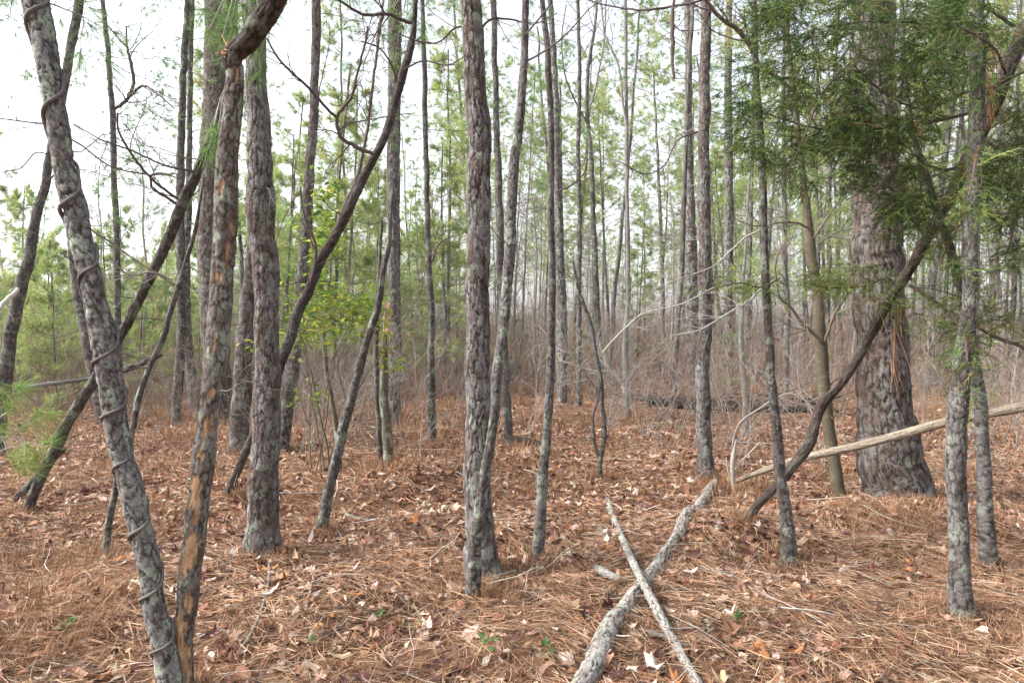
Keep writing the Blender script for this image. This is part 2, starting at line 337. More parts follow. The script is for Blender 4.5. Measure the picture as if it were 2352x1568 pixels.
def px_branch(tree, pts, d0, d1, col, name='branch', kidn=4, kL=.35, sides=8, mt=None, label=None):
    """a limb traced in the picture, with side twigs; pts are (x, y, w)"""
    k_ = .5 if (isinstance(tree, dict) and tree['seed'] == 22) else .74
    sp = seg([(a, b, c * k_) for a, b, c in pts], d0, d1, 0, 0); path, _ = smooth_path(sp, .04); mb = MB(); rng = np.random.default_rng(int(pts[0][0] * 13 + pts[0][1]))
    path[:, :3] += (rng.normal(size=(len(path), 3)) * .2 * path[:, 3:4])
    mtube(mb, path[:, :3], path[None, :, 3], sides, col)
    if kidn:
        p, q, i, tt = kids(rng, path[None, :, :3], kidn, .15, 1, .75); r = np.interp(tt, np.linspace(0, 1, len(path)), path[:, 3]) * .45
        P1 = grow(rng, p, q, kL * rng.uniform(.4, 1.3, len(p)), 8, .18, .02); mtube(mb, P1, r[:, None] * np.linspace(1, .3, 8), 5, col)
        p, q, i, tt = kids(rng, P1, 3, .2, 1, .7); P2 = grow(rng, p, q, kL * .4 * rng.uniform(.4, 1.3, len(p)), 5, .2, .02)
        mtube(mb, P2, (r[i] * .5)[:, None] * np.linspace(1, .4, 5), 4, col)
    o = mb.build(name, mt or M_twig, tree['o'] if isinstance(tree, dict) else tree)
    if label: o['label'] = label
    return path, o

def pal(rng, n, cols, ws, v=.18):
    c = A(cols)[rng.choice(len(cols), n, p=A(ws) / sum(ws))]
    return np.clip(c * (1 + rng.normal(0, v, (n, 1))) * (1 + rng.normal(0, .04, (n, 3))), .01, .9)
def tufts(mb, c, d, n, L, w, spread, rng, cols, m=0, droop=.0):
    N = len(c); c2 = np.repeat(c, n, 0); d2 = nrm(np.repeat(d, n, 0) + rng.normal(size=(N * n, 3)) * spread); l = L * rng.uniform(.6, 1.1, (N * n, 1))
    d2 = nrm(d2 + A([0, 0, -droop])); strips(mb, c2, c2 + d2 * l, w, np.repeat(cols, n, 0) * rng.uniform(.8, 1.2, (N * n, 1)), .10, .3, m=m, rng=rng)

HAZE = .0005
T = {}
def TT(key, *a, **k): T[key] = trunk_tree(*a, **k)
TT('vine', 'leaning_tree', 'leaning grey lichened trunk at the left with a dark vine spiralling round it', 'tree', 'lichen',
   [(398,1610,54),(388,1540,54),(380,1484,52),(362,1409,50),(345,1334,50),(332,1259,49),(312,1184,50),(295,1084,49),(272,984,52),(255,884,55),(245,809,62),(240,780,62),(225,725,54),(207,650,50),(182,550,50),(165,450,50),(150,375,47),(137,300,48),(122,225,46),(108,150,50),(97,75,52),(82,0,56),(76,-40,56)], d=2.95, ext=1.2, seed=1, lich=.85, mound=None)
TT('peel', 'crooked_tree', 'twin stem with peeled orange wood patches, broken over at the top in a sharp elbow', 'tree', 'peel',
   [(420,1610,40),(425,1534,42),(420,1440,46),(430,1384,47),(440,1309,48),(452,1234,49),(462,1134,46),(470,1034,49),(480,959,46),(492,859,48),(500,775,52),(506,650,50),(517,500,52),(525,350,47),(532,200,40),(533,150,38)], d=3.0, ext=0, seed=2, lich=.5, peel=.31, mound=None)
TT('pineC', 'pine_tree', 'stout pine with flaky plated bark in the centre, a thin stem crossing its foot', 'tree', 'pine',
   [(1113,1325,84),(1108,1284,77),(1104,1240,70),(1100,1200,65),(1098,1100,61),(1097,1000,59),(1095,850,57),(1098,700,55),(1097,550,55),(1100,400,55),(1098,250,53),(1092,150,51),(1085,50,49),(1083,0,49),(1082,-30,48)], seed=3, lich=.38, mound=(.09, .4), tw=2, scl=1.15)
TT('slimC', 'slim_tree', 'slender flaky stem crossing the stout central pine and bending to its right', 'tree', 'slim',
   [(1082,1385,34),(1088,1330,32),(1094,1234,30),(1103,1134,26),(1116,1070,24),(1133,959,23),(1145,834,25),(1155,750,25),(1168,600,26),(1178,450,25),(1190,300,22),(1203,150,18),(1207,0,16),(1208,-30,15)], seed=4, lich=.6, mound=(.06, .3), tw=3, twL=.6)
TT('pineL', 'pine_tree', 'stout pine with furrowed grey bark standing in front of the close cluster at the left', 'tree', 'pine',
   [(604,1278,82),(606,1220,74),(608,1150,69),(612,1000,64),(613,850,57),(612,700,57),(605,550,62),(597,400,60),(592,300,52),(589,200,48),(586,100,46),(580,0,46),(578,-30,46)], seed=5, lich=.3, mound=(.07, .4), tw=2)
TT('pineL2', 'pine_tree', 'broad dark furrowed pine half hidden behind the crooked peeling stem', 'tree', 'big',
   [(508,985,66),(502,900,60),(493,750,60),(486,600,62),(488,450,66),(498,300,66),(505,150,68),(508,0,74),(508,-30,74)], seed=6, scl=.75, lich=.25, mound=(.1, .7))
TT('pineL3', 'pine_tree', 'dark pine with deep furrows between the broad pine and the stout front pine', 'tree', 'pine',
   [(545,1040,44),(552,950,44),(558,860,40),(565,750,36),(575,640,32),(582,560,28),(590,400,22),(592,200,20)], seed=7, scl=1.3, lich=.2, mound=(.08, .5))
TT('pineA', 'pine_tree', 'medium pine rising behind the dark leaning branched tree, curving left at its foot', 'tree', 'pine',
   [(646,1040,32),(658,950,31),(670,850,33),(685,750,31),(698,600,26),(708,450,23),(718,300,21),(724,150,20),(727,0,22),(728,-30,22)], seed=8, mound=(.06, .4), lich=.35, tw=2)
TT('leanB', 'leaning_tree', 'dark bare leaning tree with a crooked forked limb, slanting right from the cluster', 'tree', 'dark',
   [(545,1080,20),(575,1010,20),(610,930,22),(636,860,24),(663,780,26),(700,690,25),(738,600,25),(788,500,25),(838,400,23),(888,300,19),(918,200,20),(936,130,18),(948,75,15),(956,0,10),(958,-30,9)], d=6.4, seed=9, mound=None, lich=.05, ext=1, tw=3, twL=.5)
TT('pineB', 'pine_tree', 'straight grey pine behind the broken tan snag, left of the centre', 'tree', 'pine',
   [(905,985,38),(903,900,34),(905,784,33),(905,600,30),(903,400,30),(905,200,31),(905,0,32),(905,-30,32)], seed=10, mound=(.07, .5), lich=.5, tw=3, twL=1.3, twr=.01)
TT('leanC', 'leaning_tree', 'thin grey stem leaning right with its foot in straw, left of the lichen grey snag', 'tree', 'slim',
   [(733,1222,28),(742,1180,26),(755,1130,24),(775,1050,24),(795,960,23),(820,860,20),(845,770,19),(870,690,16),(885,600,13),(893,560,10),(897,500,7)], d=5.6, seed=11, ext=.2, lich=.4, mound=(.04, .3), tw=2, twL=.5)
TT('snag', 'snag', 'lichen grey snag with a splintered tan top, standing in a dry grass tuft', 'snag', 'smooth',
   [(895,1095,26),(888,1000,23),(882,900,22),(883,820,19),(885,760,17)], seed=12, ext=0, lich=.8, mound=(.05, .35))
TT('snag2', 'slim_tree', 'thin dark stem standing close against the lichen grey snag', 'tree', 'slim',
   [(873,1072,13),(870,980,13),(867,880,13),(864,780,11),(866,700,9),(872,600,8)], d=8.3, seed=13, ext=.5, mound=None)
TT('pineD', 'slim_tree', 'slim dark pine alone in the gap left of the stout central pine', 'tree', 'slim',
   [(990,1020,22),(991,950,20),(992,900,18),(991,800,16),(990,700,15),(985,600,14),(980,400,12),(975,200,12),(970,0,10),(968,-40,10)], seed=14, scl=1.3, mound=(.05, .35), tw=4, twL=1.0)
TT('pineE', 'slim_tree', 'straight slim pine partly hidden by the bending stem right of the central pine', 'tree', 'slim',
   [(1167,1030,24),(1162,900,22),(1157,784,20),(1150,600,18),(1145,400,16),(1138,200,14),(1133,0,14),(1132,-30,14)], seed=15, scl=1.3, mound=(.04, .35), tw=3, twL=1.1)
TT('pineF', 'slim_tree', 'slender dark pine with a curved foot, right of the central pair', 'tree', 'slim',
   [(1236,1290,30),(1241,1234,27),(1246,1150,26),(1251,1084,24),(1258,984,21),(1265,884,20),(1268,784,17),(1267,650,17),(1266,500,15),(1268,350,14),(1266,250,14),(1258,125,14),(1246,0,12),(1243,-30,12)], seed=16, lich=.35, mound=(.07, .35), tw=4, twL=.9)
TT('pineG', 'pine_tree', 'pale grey pine just behind the slender dark one right of centre', 'tree', 'pine',
   [(1290,930,28),(1291,800,26),(1290,700,25),(1285,550,20),(1281,400,18),(1275,200,15),(1264,0,12),(1262,-30,12)], seed=17, mound=None, lich=.6, scl=1.5, tw=3, twL=1.5, twr=.012)
TT('pineH', 'pine_tree', 'upright reddish grey pine beside the head of the fallen log', 'tree', 'pine',
   [(1621,1106,46),(1619,1060,38),(1618,1034,36),(1616,934,33),(1614,834,32),(1618,750,30),(1618,500,29),(1618,300,26),(1618,150,25),(1621,0,23),(1621,-30,23)], seed=18, lich=.25, mound=(.06, .4), tw=3, twL=1.2, twr=.008)
TT('pineI', 'pine_tree', 'tall pale grey pine directly behind and left of the reddish grey pine', 'tree', 'pine',
   [(1597,900,34),(1592,800,33),(1589,700,32),(1588,600,29),(1585,450,20),(1581,300,18),(1581,100,16),(1578,0,17),(1577,-30,17)], seed=19, mound=None, scl=2, lich=.6, tw=4, twL=1.8, twr=.015)
TT('pineJ', 'pine_tree', 'grey pine in the gap right of the reddish grey pine', 'tree', 'pine',
   [(1673,890,22),(1672,800,22),(1674,600,22),(1674,400,20),(1672,200,17),(1675,0,14),(1675,-30,14)], seed=20, mound=None, scl=2, lich=.55, tw=4, twL=2, twr=.015)
TT('slimK', 'slim_tree', 'slim scaly stem curving left as it rises, in front of the long peeled pole', 'tree', 'slim',
   [(1812,1297,40),(1806,1209,29),(1794,1109,26),(1784,1009,23),(1776,909,21),(1769,809,20),(1764,730,19),(1758,650,18),(1754,550,18),(1751,450,18),(1746,325,16),(1736,175,14),(1733,50,14),(1732,0,13),(1731,-30,13)], seed=21, mound=(.04, .3), lich=.35, tw=3, twL=.7)
TT('decid', 'forked_tree', 'smooth olive brown leafless tree with forked limbs behind the leaning cedar', 'tree', 'smooth',
   [(1930,1148,34),(1921,1084,29),(1906,1009,28),(1893,909,28),(1886,809,28),(1881,750,27),(1869,625,25),(1856,525,24),(1849,460,19),(1839,375,15),(1825,240,14),(1812,125,13),(1806,0,12),(1804,-30,12)], seed=22, mound=(.05, .3), lich=.1)
TT('pineBig', 'pine_tree', 'massive old pine with deeply furrowed bark and a mound of straw at its foot', 'tree', 'big',
   [(2062,1150,160),(2054,1090,146),(2045,1040,136),(2038,990,128),(2035,940,118),(2028,850,112),(2022,750,110),(2018,650,108),(2015,500,105),(2010,300,100),(2005,100,92),(2005,0,88),(2005,-30,88)], seed=23, lich=.2, mound=(.03, .8), res=.0075)
TT('cedar', 'cedar_tree', 'dark leaning cedar slanting up to the right under heavy green foliage', 'tree', 'cedar',
   [(1708,1203,22),(1735,1165,24),(1774,1124,25),(1809,1084,28),(1859,1019,27),(1884,934,25),(1922,892,25),(1954,849,24),(1989,784,23),(2044,690,22),(2089,620,26),(2134,540,28),(2179,460,30),(2224,360,34),(2264,280,34),(2304,190,35),(2344,90,32),(2380,20,30)], d=5.3, d1=4.4, seed=24, mound=None, lich=.12, ext=1.2, root=.1)
TT('slimL', 'slim_tree', 'grey scaly trunk standing nearest at the right edge, green sprays hanging on it', 'tree', 'slim',
   [(2212,1425,56),(2208,1400,50),(2204,1334,47),(2199,1234,43),(2196,1134,43),(2199,1034,44),(2204,959,43),(2209,859,39),(2213,809,36),(2226,725,32),(2229,600,31),(2231,500,31),(2240,350,32),(2244,150,31),(2246,0,30),(2246,-30,30)], seed=25, lich=.35, mound=(.05, .3), scl=1.25, tw=2)
TT('slimM', 'slim_tree', 'dark scaly trunk behind the nearest right trunk, bending away left above it', 'tree', 'slim',
   [(2268,1312,42),(2265,1200,33),(2259,1084,29),(2254,984,27),(2246,884,28),(2234,800,25),(2215,700,22),(2199,640,20),(2185,580,19),(2170,530,18),(2148,465,16),(2120,380,15),(2095,300,13),(2080,200,11),(2070,0,10)], seed=26, lich=.3, mound=(.06, .3), scl=1.2, tw=2)
TT('leftP', 'leaning_tree', 'purplish grey trunk leaning right at the far left edge', 'tree', 'slim',
   [(0,960,30),(12,870,30),(25,765,28),(45,675,27),(70,575,24),(83,500,22),(103,425,20),(122,320,19),(138,240,19),(150,185,19),(160,125,19),(180,25,20),(186,-30,20)], d=9.0, seed=27, lich=.3, mound=None, scl=1.5, tw=4, twL=1.3)
TT('leftQ', 'slim_tree', 'very thin pale pine in the open sky gap right of the vine wrapped trunk', 'tree', 'slim',
   [(276,940,15),(272,780,15),(270,700,15),(268,550,14),(262,400,13),(257,250,12),(246,100,11),(236,0,10),(233,-30,10)], d=13, seed=28, lich=.5, mound=None, scl=1.6)
TT('leftR', 'leaning_tree', 'long dark leaning tree slanting from the lower left up into the cluster', 'tree', 'dark',
   [(58,1182,26),(75,1140,25),(100,1084,26),(145,994,28),(180,934,27),(215,874,26),(248,815,25),(280,760,25),(320,690,26),(375,575,25),(410,490,27),(450,400,23),(470,345,18),(490,290,12)], d=6.1, seed=29, lich=.3, mound=(.03, .3), ext=.3)
TT('leftS', 'slim_tree', 'thin crooked dark stem between the vine wrapped and peeling stems', 'tree', 'slim',
   [(236,1287,20),(240,1274,19),(250,1209,15),(267,1124,14),(284,1050,14),(305,984,14),(320,909,14),(340,849,13),(370,784,13),(395,700,13),(415,640,11),(435,575,10),(450,520,8),(458,470,6)], d=4.9, seed=30, lich=.5, mound=(.03, .25), ext=.2, tw=2, twL=.4)
TT('leftT', 'pine_tree', 'left of two straight slim pines standing close together left of the crooked peeling stem', 'tree', 'slim',
   [(404,978,24),(408,900,23),(416,800,21),(416,700,19),(415,600,18),(415,400,18),(418,250,16),(425,100,15),(432,0,14),(433,-30,14)], seed=31, scl=1.6, lich=.45, mound=(.06, .5), tw=3, twL=1.3, twr=.01)
TT('leftU', 'pine_tree', 'right of two straight slim pines standing close together left of the crooked peeling stem', 'tree', 'slim',
   [(447,922,30),(438,850,24),(430,750,20),(428,600,17),(432,500,16),(435,300,12),(438,100,12),(440,0,12)], d=15, seed=32, scl=2, lich=.45, mound=None, tw=3, twL=1.5, twr=.012)
TT('leftV', 'pine_tree', 'dark pine trunk directly behind the vine wrapped stem', 'tree', 'pine',
   [(236,960,30),(214,860,27),(200,784,26),(186,700,25),(172,620,21),(160,520,14),(150,400,9)], d=13, seed=33, scl=1.6, lich=.3, mound=None)
TT('forkS', 'forked_tree', 'small crooked dark sapling with a double stem in the open leafy middle', 'tree', 'slim',
   [(1379,1104,13),(1379,1060,11),(1388,1000,10),(1384,930,9),(1380,880,10),(1368,810,10),(1358,750,9),(1345,710,8),(1330,670,7),(1320,620,5)], seed=34, mound=(.02, .2), ext=.1, lich=.3, tw=4, twL=.7, twt=(.5, .95))
TT('paleM', 'slim_tree', 'pale grey bent trunk behind the open leafy middle', 'tree', 'pale',
   [(1442,955,18),(1438,900,16),(1437,800,14),(1443,650,11),(1441,500,10),(1439,300,9),(1437,100,8),(1436,-30,7)], seed=35, mound=None, lich=.3, tw=5, twL=1.6, twr=.012)
TT('paleN', 'slim_tree', 'pale lichened stem right of the reddish grey pine, behind the arching sapling', 'tree', 'pale',
   [(1711,1008,17),(1712,940,15),(1708,860,14),(1702,780,12),(1704,700,10),(1710,600,7)], seed=36, mound=None, lich=.6, tw=5, twL=1.1)
TT('saplG', 'slim_tree', 'thin lichen grey sapling between the leaning stem and the pine cluster', 'tree', 'smooth',
   [(783,1088,14),(776,1010,13),(765,930,12),(752,860,11),(745,800,10),(748,720,8),(756,640,7)], seed=37, mound=None, lich=.8, tw=5, twL=.8)
TT('mid1', 'pine_tree', 'slim background pine with crooked middle left of the pale sky gap', 'tree', 'slim',
   [(1330,915,13),(1330,800,12),(1329,650,12),(1331,500,11),(1328,350,10),(1331,200,9),(1327,0,8),(1326,-30,8)], d=16, seed=38, mound=None, scl=2, lich=.5, tw=5, twL=1.5, twr=.012)
TT('mid2', 'pine_tree', 'slim background pine forking high up, in front of the bright sky gap', 'tree', 'slim',
   [(1378,895,16),(1376,800,15),(1370,675,14),(1363,500,12),(1357,350,10),(1348,250,9),(1352,150,8),(1366,60,6),(1375,-30,5)], d=19, seed=39, mound=None, scl=2, lich=.4, tw=6, twL=1.7, twr=.014)

rng = np.random.default_rng(5)
# a ridge of straw and smaller humps on the floor
MOUNDS += [(3.15, 5.75, .13, .40), (3.72, 5.75, .14, .42), (2.75, 5.8, .08, .3), (-1.75, 5.6, .07, .3), (-2.0, 8.6, .14, .6), (-.9, 10.2, .12, .7), (0.1, 9.2, .08, .6), (-1.5, 7.6, .16, 1.1), (-2.9, 6.5, .08, .8), (2.9, 5.2, .05, .5), (.2, 4.9, .05, .4), (-.95, 7.0, .08, .4), (-2.3, 4.2, .07, .6), (-1.2, 3.9, .05, .5), (1.3, 3.5, .05, .5)]
for k_, n_, L_, r_, t_ in (('vine', 5, .7, .0035, (.4, .95)), ('leftQ', 6, 1.6, .01, (.3, .95)), ('leftP', 6, 1.4, .008, (.3, .95)), ('peel', 3, .5, .003, (.4, .9)), ('pineL2', 4, 1.3, .009, (.4, .95)), ('leftV', 3, 1.4, .009, (.4, .95)), ('leftR', 6, .9, .005, (.4, .95)), ('leanC', 4, .6, .004, (.4, .95)), ('pineBig', 3, 1.2, .007, (.3, .9)), ('slimM', 5, .9, .005, (.3, .9)), ('slimL', 4, .6, .004, (.4, .9))):
    T[k_].update(tw=n_, twL=L_, twr=r_, twt=t_)
for k_, n_, t_, L_ in (('leftQ', 15, .3, 2.4), ('leftT', 10, .4, 2.1), ('leftU', 6, .5, 2.0), ('leftP', 12, .35, 2.3), ('vine', 4, .55, .8), ('leftV', 6, .4, 2.2), ('pineA', 8, .5, 1.9), ('pineB', 11, .45, 2.4), ('pineD', 7, .5, 1.7), ('pineE', 6, .5, 1.6), ('pineF', 3, .7, 1.2), ('pineG', 7, .4, 2.4), ('mid1', 8, .4, 2.2), ('mid2', 7, .5, 2.2), ('pineI', 8, .45, 2.6), ('pineJ', 8, .4, 2.6), ('pineH', 4, .6, 1.5), ('paleM', 5, .5, 1.8), ('pineL2', 3, .6, 1.6)):
    T[k_].update(nd=n_, ndt=(t_,), ndL=L_); T[k_]['tw'] = max(1, T[k_]['tw'])
for _ in range(3):                        # the floor meets every trunk where the trunk was measured
    for q in T.values():
        bx, by = (q['pts'][0][0] - 1176) / F * q['d'], q['d']; zt = H + (784 - q['pts'][0][1]) / F * q['d']
        if by < 11 and abs(zt) < .3: MOUNDS.append((bx, by, float(zt - gz(bx, by)) + .01, .42 if by < 5 else .55))
T['peel']['pt'] = [(905, .035, .46, .07), (980, .07, .42, .09), (1040, .03, .5, .06), (1125, .09, .52, .10), (1180, .04, .44, .06), (1250, .10, .46, .12), (1290, .06, .55, .08), (1375, .05, .42, .08), (1450, .12, .50, .12), (1530, .13, .40, .11), (640, .04, .5, .06)]
for q in T.values(): make_tree(q)

# ------------------------------------------------------------------ ground
def axis(lo, hi, f0, f1, fine, coarse):
    a = [lo]
    while a[-1] < hi:
        x = a[-1]; st = fine if f0 <= x <= f1 else min(coarse, fine + .12 * (f0 - x if x < f0 else x - f1)); a.append(x + max(st, fine))
    return A(a)
xs = axis(-260, 260, -9, 9, .05, 25); ys = axis(-60, 300, 1.0, 13, .05, 25)
X, Y = np.meshgrid(xs, ys); Z = gz(X, Y); nx = len(xs); ny = len(ys)
i = (np.arange(ny - 1) * nx)[:, None] + np.arange(nx - 1)
mb = MB(); mb.add(np.stack([X, Y, Z], -1), np.stack([i, i + 1, i + 1 + nx, i + nx], -1).reshape(-1, 4))
tag(mb.build('ground', gm), kind='structure')

# ------------------------------------------------------------------ litter: needles, leaves, dry grass
def floor_pts(rng, n, y0, y1, dens=None, marg=1.3):
    """points spread over the part of the floor in view, uniform per area"""
    y = np.sqrt(rng.uniform(y0 * y0, y1 * y1, n)); x = rng.uniform(-1, 1, n) * (y * .75 * marg + .3)
    if dens is not None:
        k = rng.uniform(0, 1, n) < dens(x, y); x, y = x[k], y[k]
    return x, y
LEAFY = lambda x, y: np.clip((vn(x * .55 + 3, y * .5, 21) * .55 + vn(x * 1.6, y * 1.6, 22) * .45 + .22 * np.exp(-((x - .9) ** 2) / 6 - ((y - 7.5) ** 2) / 14) - .38) * 3.2, .05, 1)
STRAW = [(.49, .275, .155), (.35, .185, .10), (.58, .38, .25), (.66, .49, .36), (.15, .08, .052), (.38, .29, .22)]
mb = MB()
def straw(n, y0, y1, L, w, lift, y_m=1.3):
    x, y = floor_pts(rng, n, y0, y1, lambda x, y: 1.05 - .55 * LEAFY(x, y), y_m); n = len(x)
    # neighbouring needles share a rough direction, as fallen fascicles do
    th = (vn(x * 2.2, y * 2.2, 31) * 9 + rng.normal(0, .75, n)); l = L * rng.uniform(.45, 1.15, n)
    dx, dy = np.cos(th) * l / 2, np.sin(th) * l / 2; h = rng.uniform(.002, lift, n) ** 1.0
    z0 = gz(x - dx, y - dy) + h + rng.uniform(-.006, .02, n); z1 = gz(x + dx, y + dy) + h + rng.uniform(-.006, .03, n)
    strips(mb, np.stack([x - dx, y - dy, z0], 1), np.stack([x + dx, y + dy, z1], 1), w * rng.uniform(.7, 1.3, n), pal(rng, n, STRAW, [4, 3, 3, 2, 2, 1.5]) * (.34 + .70 * np.clip(vn(x * 3.1, y * 3.1, 61) * .5 + vn(x * 9, y * 9, 62) * .5 + .1, 0, 1))[:, None], .13, .4, rng=rng)
straw(84000, 2.4, 6.0, .18, .0026, .05)
straw(50000, 6.0, 10.5, .18, .0040, .045)
straw(45000, 10.5, 26, .22, .009, .06)
tag(mb.build('pine_straw', M_straw, smooth=False), 'rust brown pine needles covering the forest floor', 'pine straw', kind='stuff')

LEAF = [(.38, .23, .155), (.50, .35, .26), (.27, .135, .08), (.16, .07, .048), (.60, .48, .40), (.10, .043, .04), (.42, .19, .08)]
def leaves(mb, x, y, z, size, rng, cols, tilt=.45, lobed=True, curl=.45):
    n = len(x); k = 12; th = np.arange(k) / k * 2 * math.pi
    rr = (1 + (.22 * np.cos(th * 5 + .4) if lobed else 0)) * np.where(True, 1, 1)
    ox = np.cos(th) * rr; oy = np.sin(th) * rr * .52
    loc = np.zeros((n, k + 1, 3)); s = size[:, None] * .5
    jit = 1 + rng.normal(0, .1, (n, k))
    loc[:, :k, 0] = ox * s * jit; loc[:, :k, 1] = oy * s * jit * rng.uniform(.7, 1.5, (n, 1))
    cu = rng.normal(0, curl, (n, 1)); cu2 = rng.normal(0, curl * .8, (n, 1))
    loc[:, :k, 2] = cu * (loc[:, :k, 0] ** 2) / s + cu2 * np.abs(loc[:, :k, 1]) * 1.2 + rng.normal(0, .06, (n, k)) * s
    # curling turns the tips back
    a = rng.uniform(0, 2 * math.pi, n); tx = rng.normal(0, tilt, n); ty = rng.normal(0, tilt, n)
    ex = np.stack([np.cos(a), np.sin(a), tx], 1); ex = nrm(ex); up = nrm(np.stack([ty * .6, tx * .6, np.ones(n)], 1)); ey = nrm(np.cross(up, ex)); ez = np.cross(ex, ey)
    V = A([x, y, z]).T[:, None] + loc[..., :1] * ex[:, None] + loc[..., 1:2] * ey[:, None] + loc[..., 2:] * ez[:, None]
    b = (np.arange(n) * (k + 1))[:, None, None]
    f = np.stack([np.arange(k), (np.arange(k) + 1) % k, np.full(k, k)], -1)[None] + b
    mb.add(V, f.reshape(-1, 3), np.repeat(cols, k + 1, 0))
mb = MB()
for n, y0, y1, s0, s1 in ((15500, 2.4, 6, .035, .095), (26000, 6, 12, .04, .10), (26000, 12, 28, .06, .14)):
    x, y = floor_pts(rng, n, y0, y1, lambda x, y: .30 + .70 * LEAFY(x, y)); m = len(x)
    leaves(mb, x, y, gz(x, y) + rng.uniform(.004, .05, m), rng.uniform(s0, s1, m), rng, pal(rng, m, LEAF, [4, 3.3, 3.6, 3, 1.3, 2.1, .7]) * .88)
tag(mb.build('leaf_litter', M_litter, smooth=False), 'curled tan and brown dead leaves strewn over the pine straw', 'dead leaves', kind='stuff')

# dry grass and straw draped round the trunk feet and mounds
mb = MB()
def tuft(cx, cy, n, rad, h, w, cols, lean=.5):
    a = rng.uniform(0, 2 * math.pi, n); r = rad * np.sqrt(rng.uniform(0, 1, n)); x = cx + np.cos(a) * r; y = cy + np.sin(a) * r
    L = h * rng.uniform(.4, 1.15, n); l2 = rng.uniform(.1, 1, n) * lean; a2 = a + rng.normal(0, .7, n)
    p0 = np.stack([x, y, gz(x, y) - .01], 1); p1 = p0 + np.stack([np.cos(a2) * L * l2, np.sin(a2) * L * l2, L * np.sqrt(1 - np.minimum(l2, .95) ** 2)], 1)
    strips(mb, p0, p1, w, pal(rng, n, cols, [1] * len(cols)), .2, .3, rng=rng)
DRY = [(.36, .205, .11), (.28, .14, .07), (.43, .28, .17), (.21, .11, .065)]
for (px, py, n, rad, h) in [(895,1120,260,.28,.26),(700,1010,400,.7,.3),(470,1010,500,.8,.3),(380,1080,420,.7,.22),(1000,1040,260,.6,.25),(2090,1210,1100,.55,.15),(1980,1210,550,.42,.14),(2150,1200,500,.4,.15),(1700,1130,240,.3,.25),(1640,1130,160,.25,.16),
        (1100,1370,380,.28,.15),(1230,1330,320,.28,.15),(1160,1130,240,.35,.2),(1180,1060,300,.5,.22),(620,1290,260,.35,.13),(2220,1450,320,.28,.15),(2290,1330,260,.35,.16),(60,1330,520,.5,.28),(30,1480,500,.4,.25),(150,1420,300,.4,.18),(260,1200,240,.4,.16),(850,960,300,.8,.3),(930,1010,260,.6,.28),
        (1830,1010,200,.6,.22),(2330,1200,260,.5,.2),(1450,1060,120,.5,.14),(1300,980,200,.8,.2),(560,1120,260,.5,.2),(1350,1560,120,.2,.09),(1800,1560,200,.3,.1),(650,1480,160,.3,.09)]:
    d = D_of(py); tuft((px - 1176) / F * d, d, int(n * 2.0), rad * 1.1, h * .85, .0022 * max(1, d / 4), DRY, .97)
for q in T.values():                                  # straw caught round every foot
    bx, by = q['o'].location[:2]; r_ = float(q['rad'][3])
    if by < 14:
        for _ in range(7): a_ = rng.uniform(0, 6.28); tuft(bx + math.cos(a_) * r_ * 1.3, by + math.sin(a_) * r_ * 1.3, 60, .06 + r_ * .5, .13, .0022 * max(1, by / 4), DRY, .9)
x, y = floor_pts(rng, 1500, 5, 24)
for cx, cy in zip(x, y):
    if rng.random() < .25 + .75 * min(1, cy / 20): tuft(cx, cy, 34, .24, .27, .0022 * max(1, cy / 4), DRY, .7)
tag(mb.build('dry_grass', M_straw, smooth=False), 'tufts of dry brown grass and draped straw at the trunk feet', 'dry grass', kind='stuff')

# ------------------------------------------------------------------ limbs traced in the photograph
G = lambda *c: A(c)
DK = G(.10, .075, .07); GY = G(.26, .235, .22); PALE = G(.45, .42, .38)
# the broken elbow of the peeling stem
q = T['peel']; sp = seg([(532,160,38),(536,128,40),(555,108,42),(575,88,44),(598,52,46),(633,0,42),(660,-50,38)], 3.0, 2.8, .4, 0)
path, s = smooth_path(sp, .006); mb = MB(); bark_tube(mb, path[:, :3], path[:, 3], 'dark', .0045, 77, 1.4, 0, True, .25)
o = mb.build('broken_top', M_bark, q['o']); o['label'] = 'smooth dark reddish bent upper limb'
mb = MB(); c = P(529, 128, 2.97); n = 60
strips(mb, c + rng.normal(0, 1, (n, 3)) * A([.018, .014, .012]), c + rng.normal(0, 1, (n, 3)) * A([.02, .014, .03]) + A([-.005, -.01, .02]), .008, pal(rng, n, [(.55, .36, .22), (.62, .44, .28)], [1, 1]), .1, .3, rng=rng)
mb.build('splintered_wood', M_wood, q['o'])
# splintered tan top of the snag
q = T['snag']; mb = MB(); n = 40; dd = q['d']
x0 = rng.uniform(882, 894, n); p0 = A([P(a, 800 + rng.uniform(-10, 40), dd + rng.uniform(-.03, .03)) for a in x0]); p1 = A([P(a + rng.normal(0, 2), rng.uniform(690, 770), dd + rng.uniform(-.03, .03)) for a in x0])
mtube(mb, np.stack([p0, (p0 + p1) / 2, p1], 1), A([.011, .011, .003])[None], 5, pal(rng, n, [(.50, .34, .21), (.40, .24, .14), (.56, .42, .28)], [1, 1, 1]))
mb.build('splintered_top', M_wood, q['o'])
lb = T['leanB']; dl = 6.3
px_branch(lb, [(858,355,11),(835,345,13),(800,328,12),(778,308,12),(773,285,12),(775,265,11),(790,245,10),(806,225,9),(818,180,8),(836,110,7),(845,60,5)], dl, 5.9, DK, kidn=8, kL=.6)
px_branch(lb, [(775,272,9),(745,243,9),(712,205,9),(675,172,8),(640,135,7),(612,88,5)], 6.1, 5.5, DK, kidn=8, kL=.5)
px_branch(lb, [(945,52,12),(925,48,11),(890,33,11),(850,35,10),(828,32,9),(800,15,8),(760,-10,6)], dl, 5.8, DK, kidn=8, kL=.6)
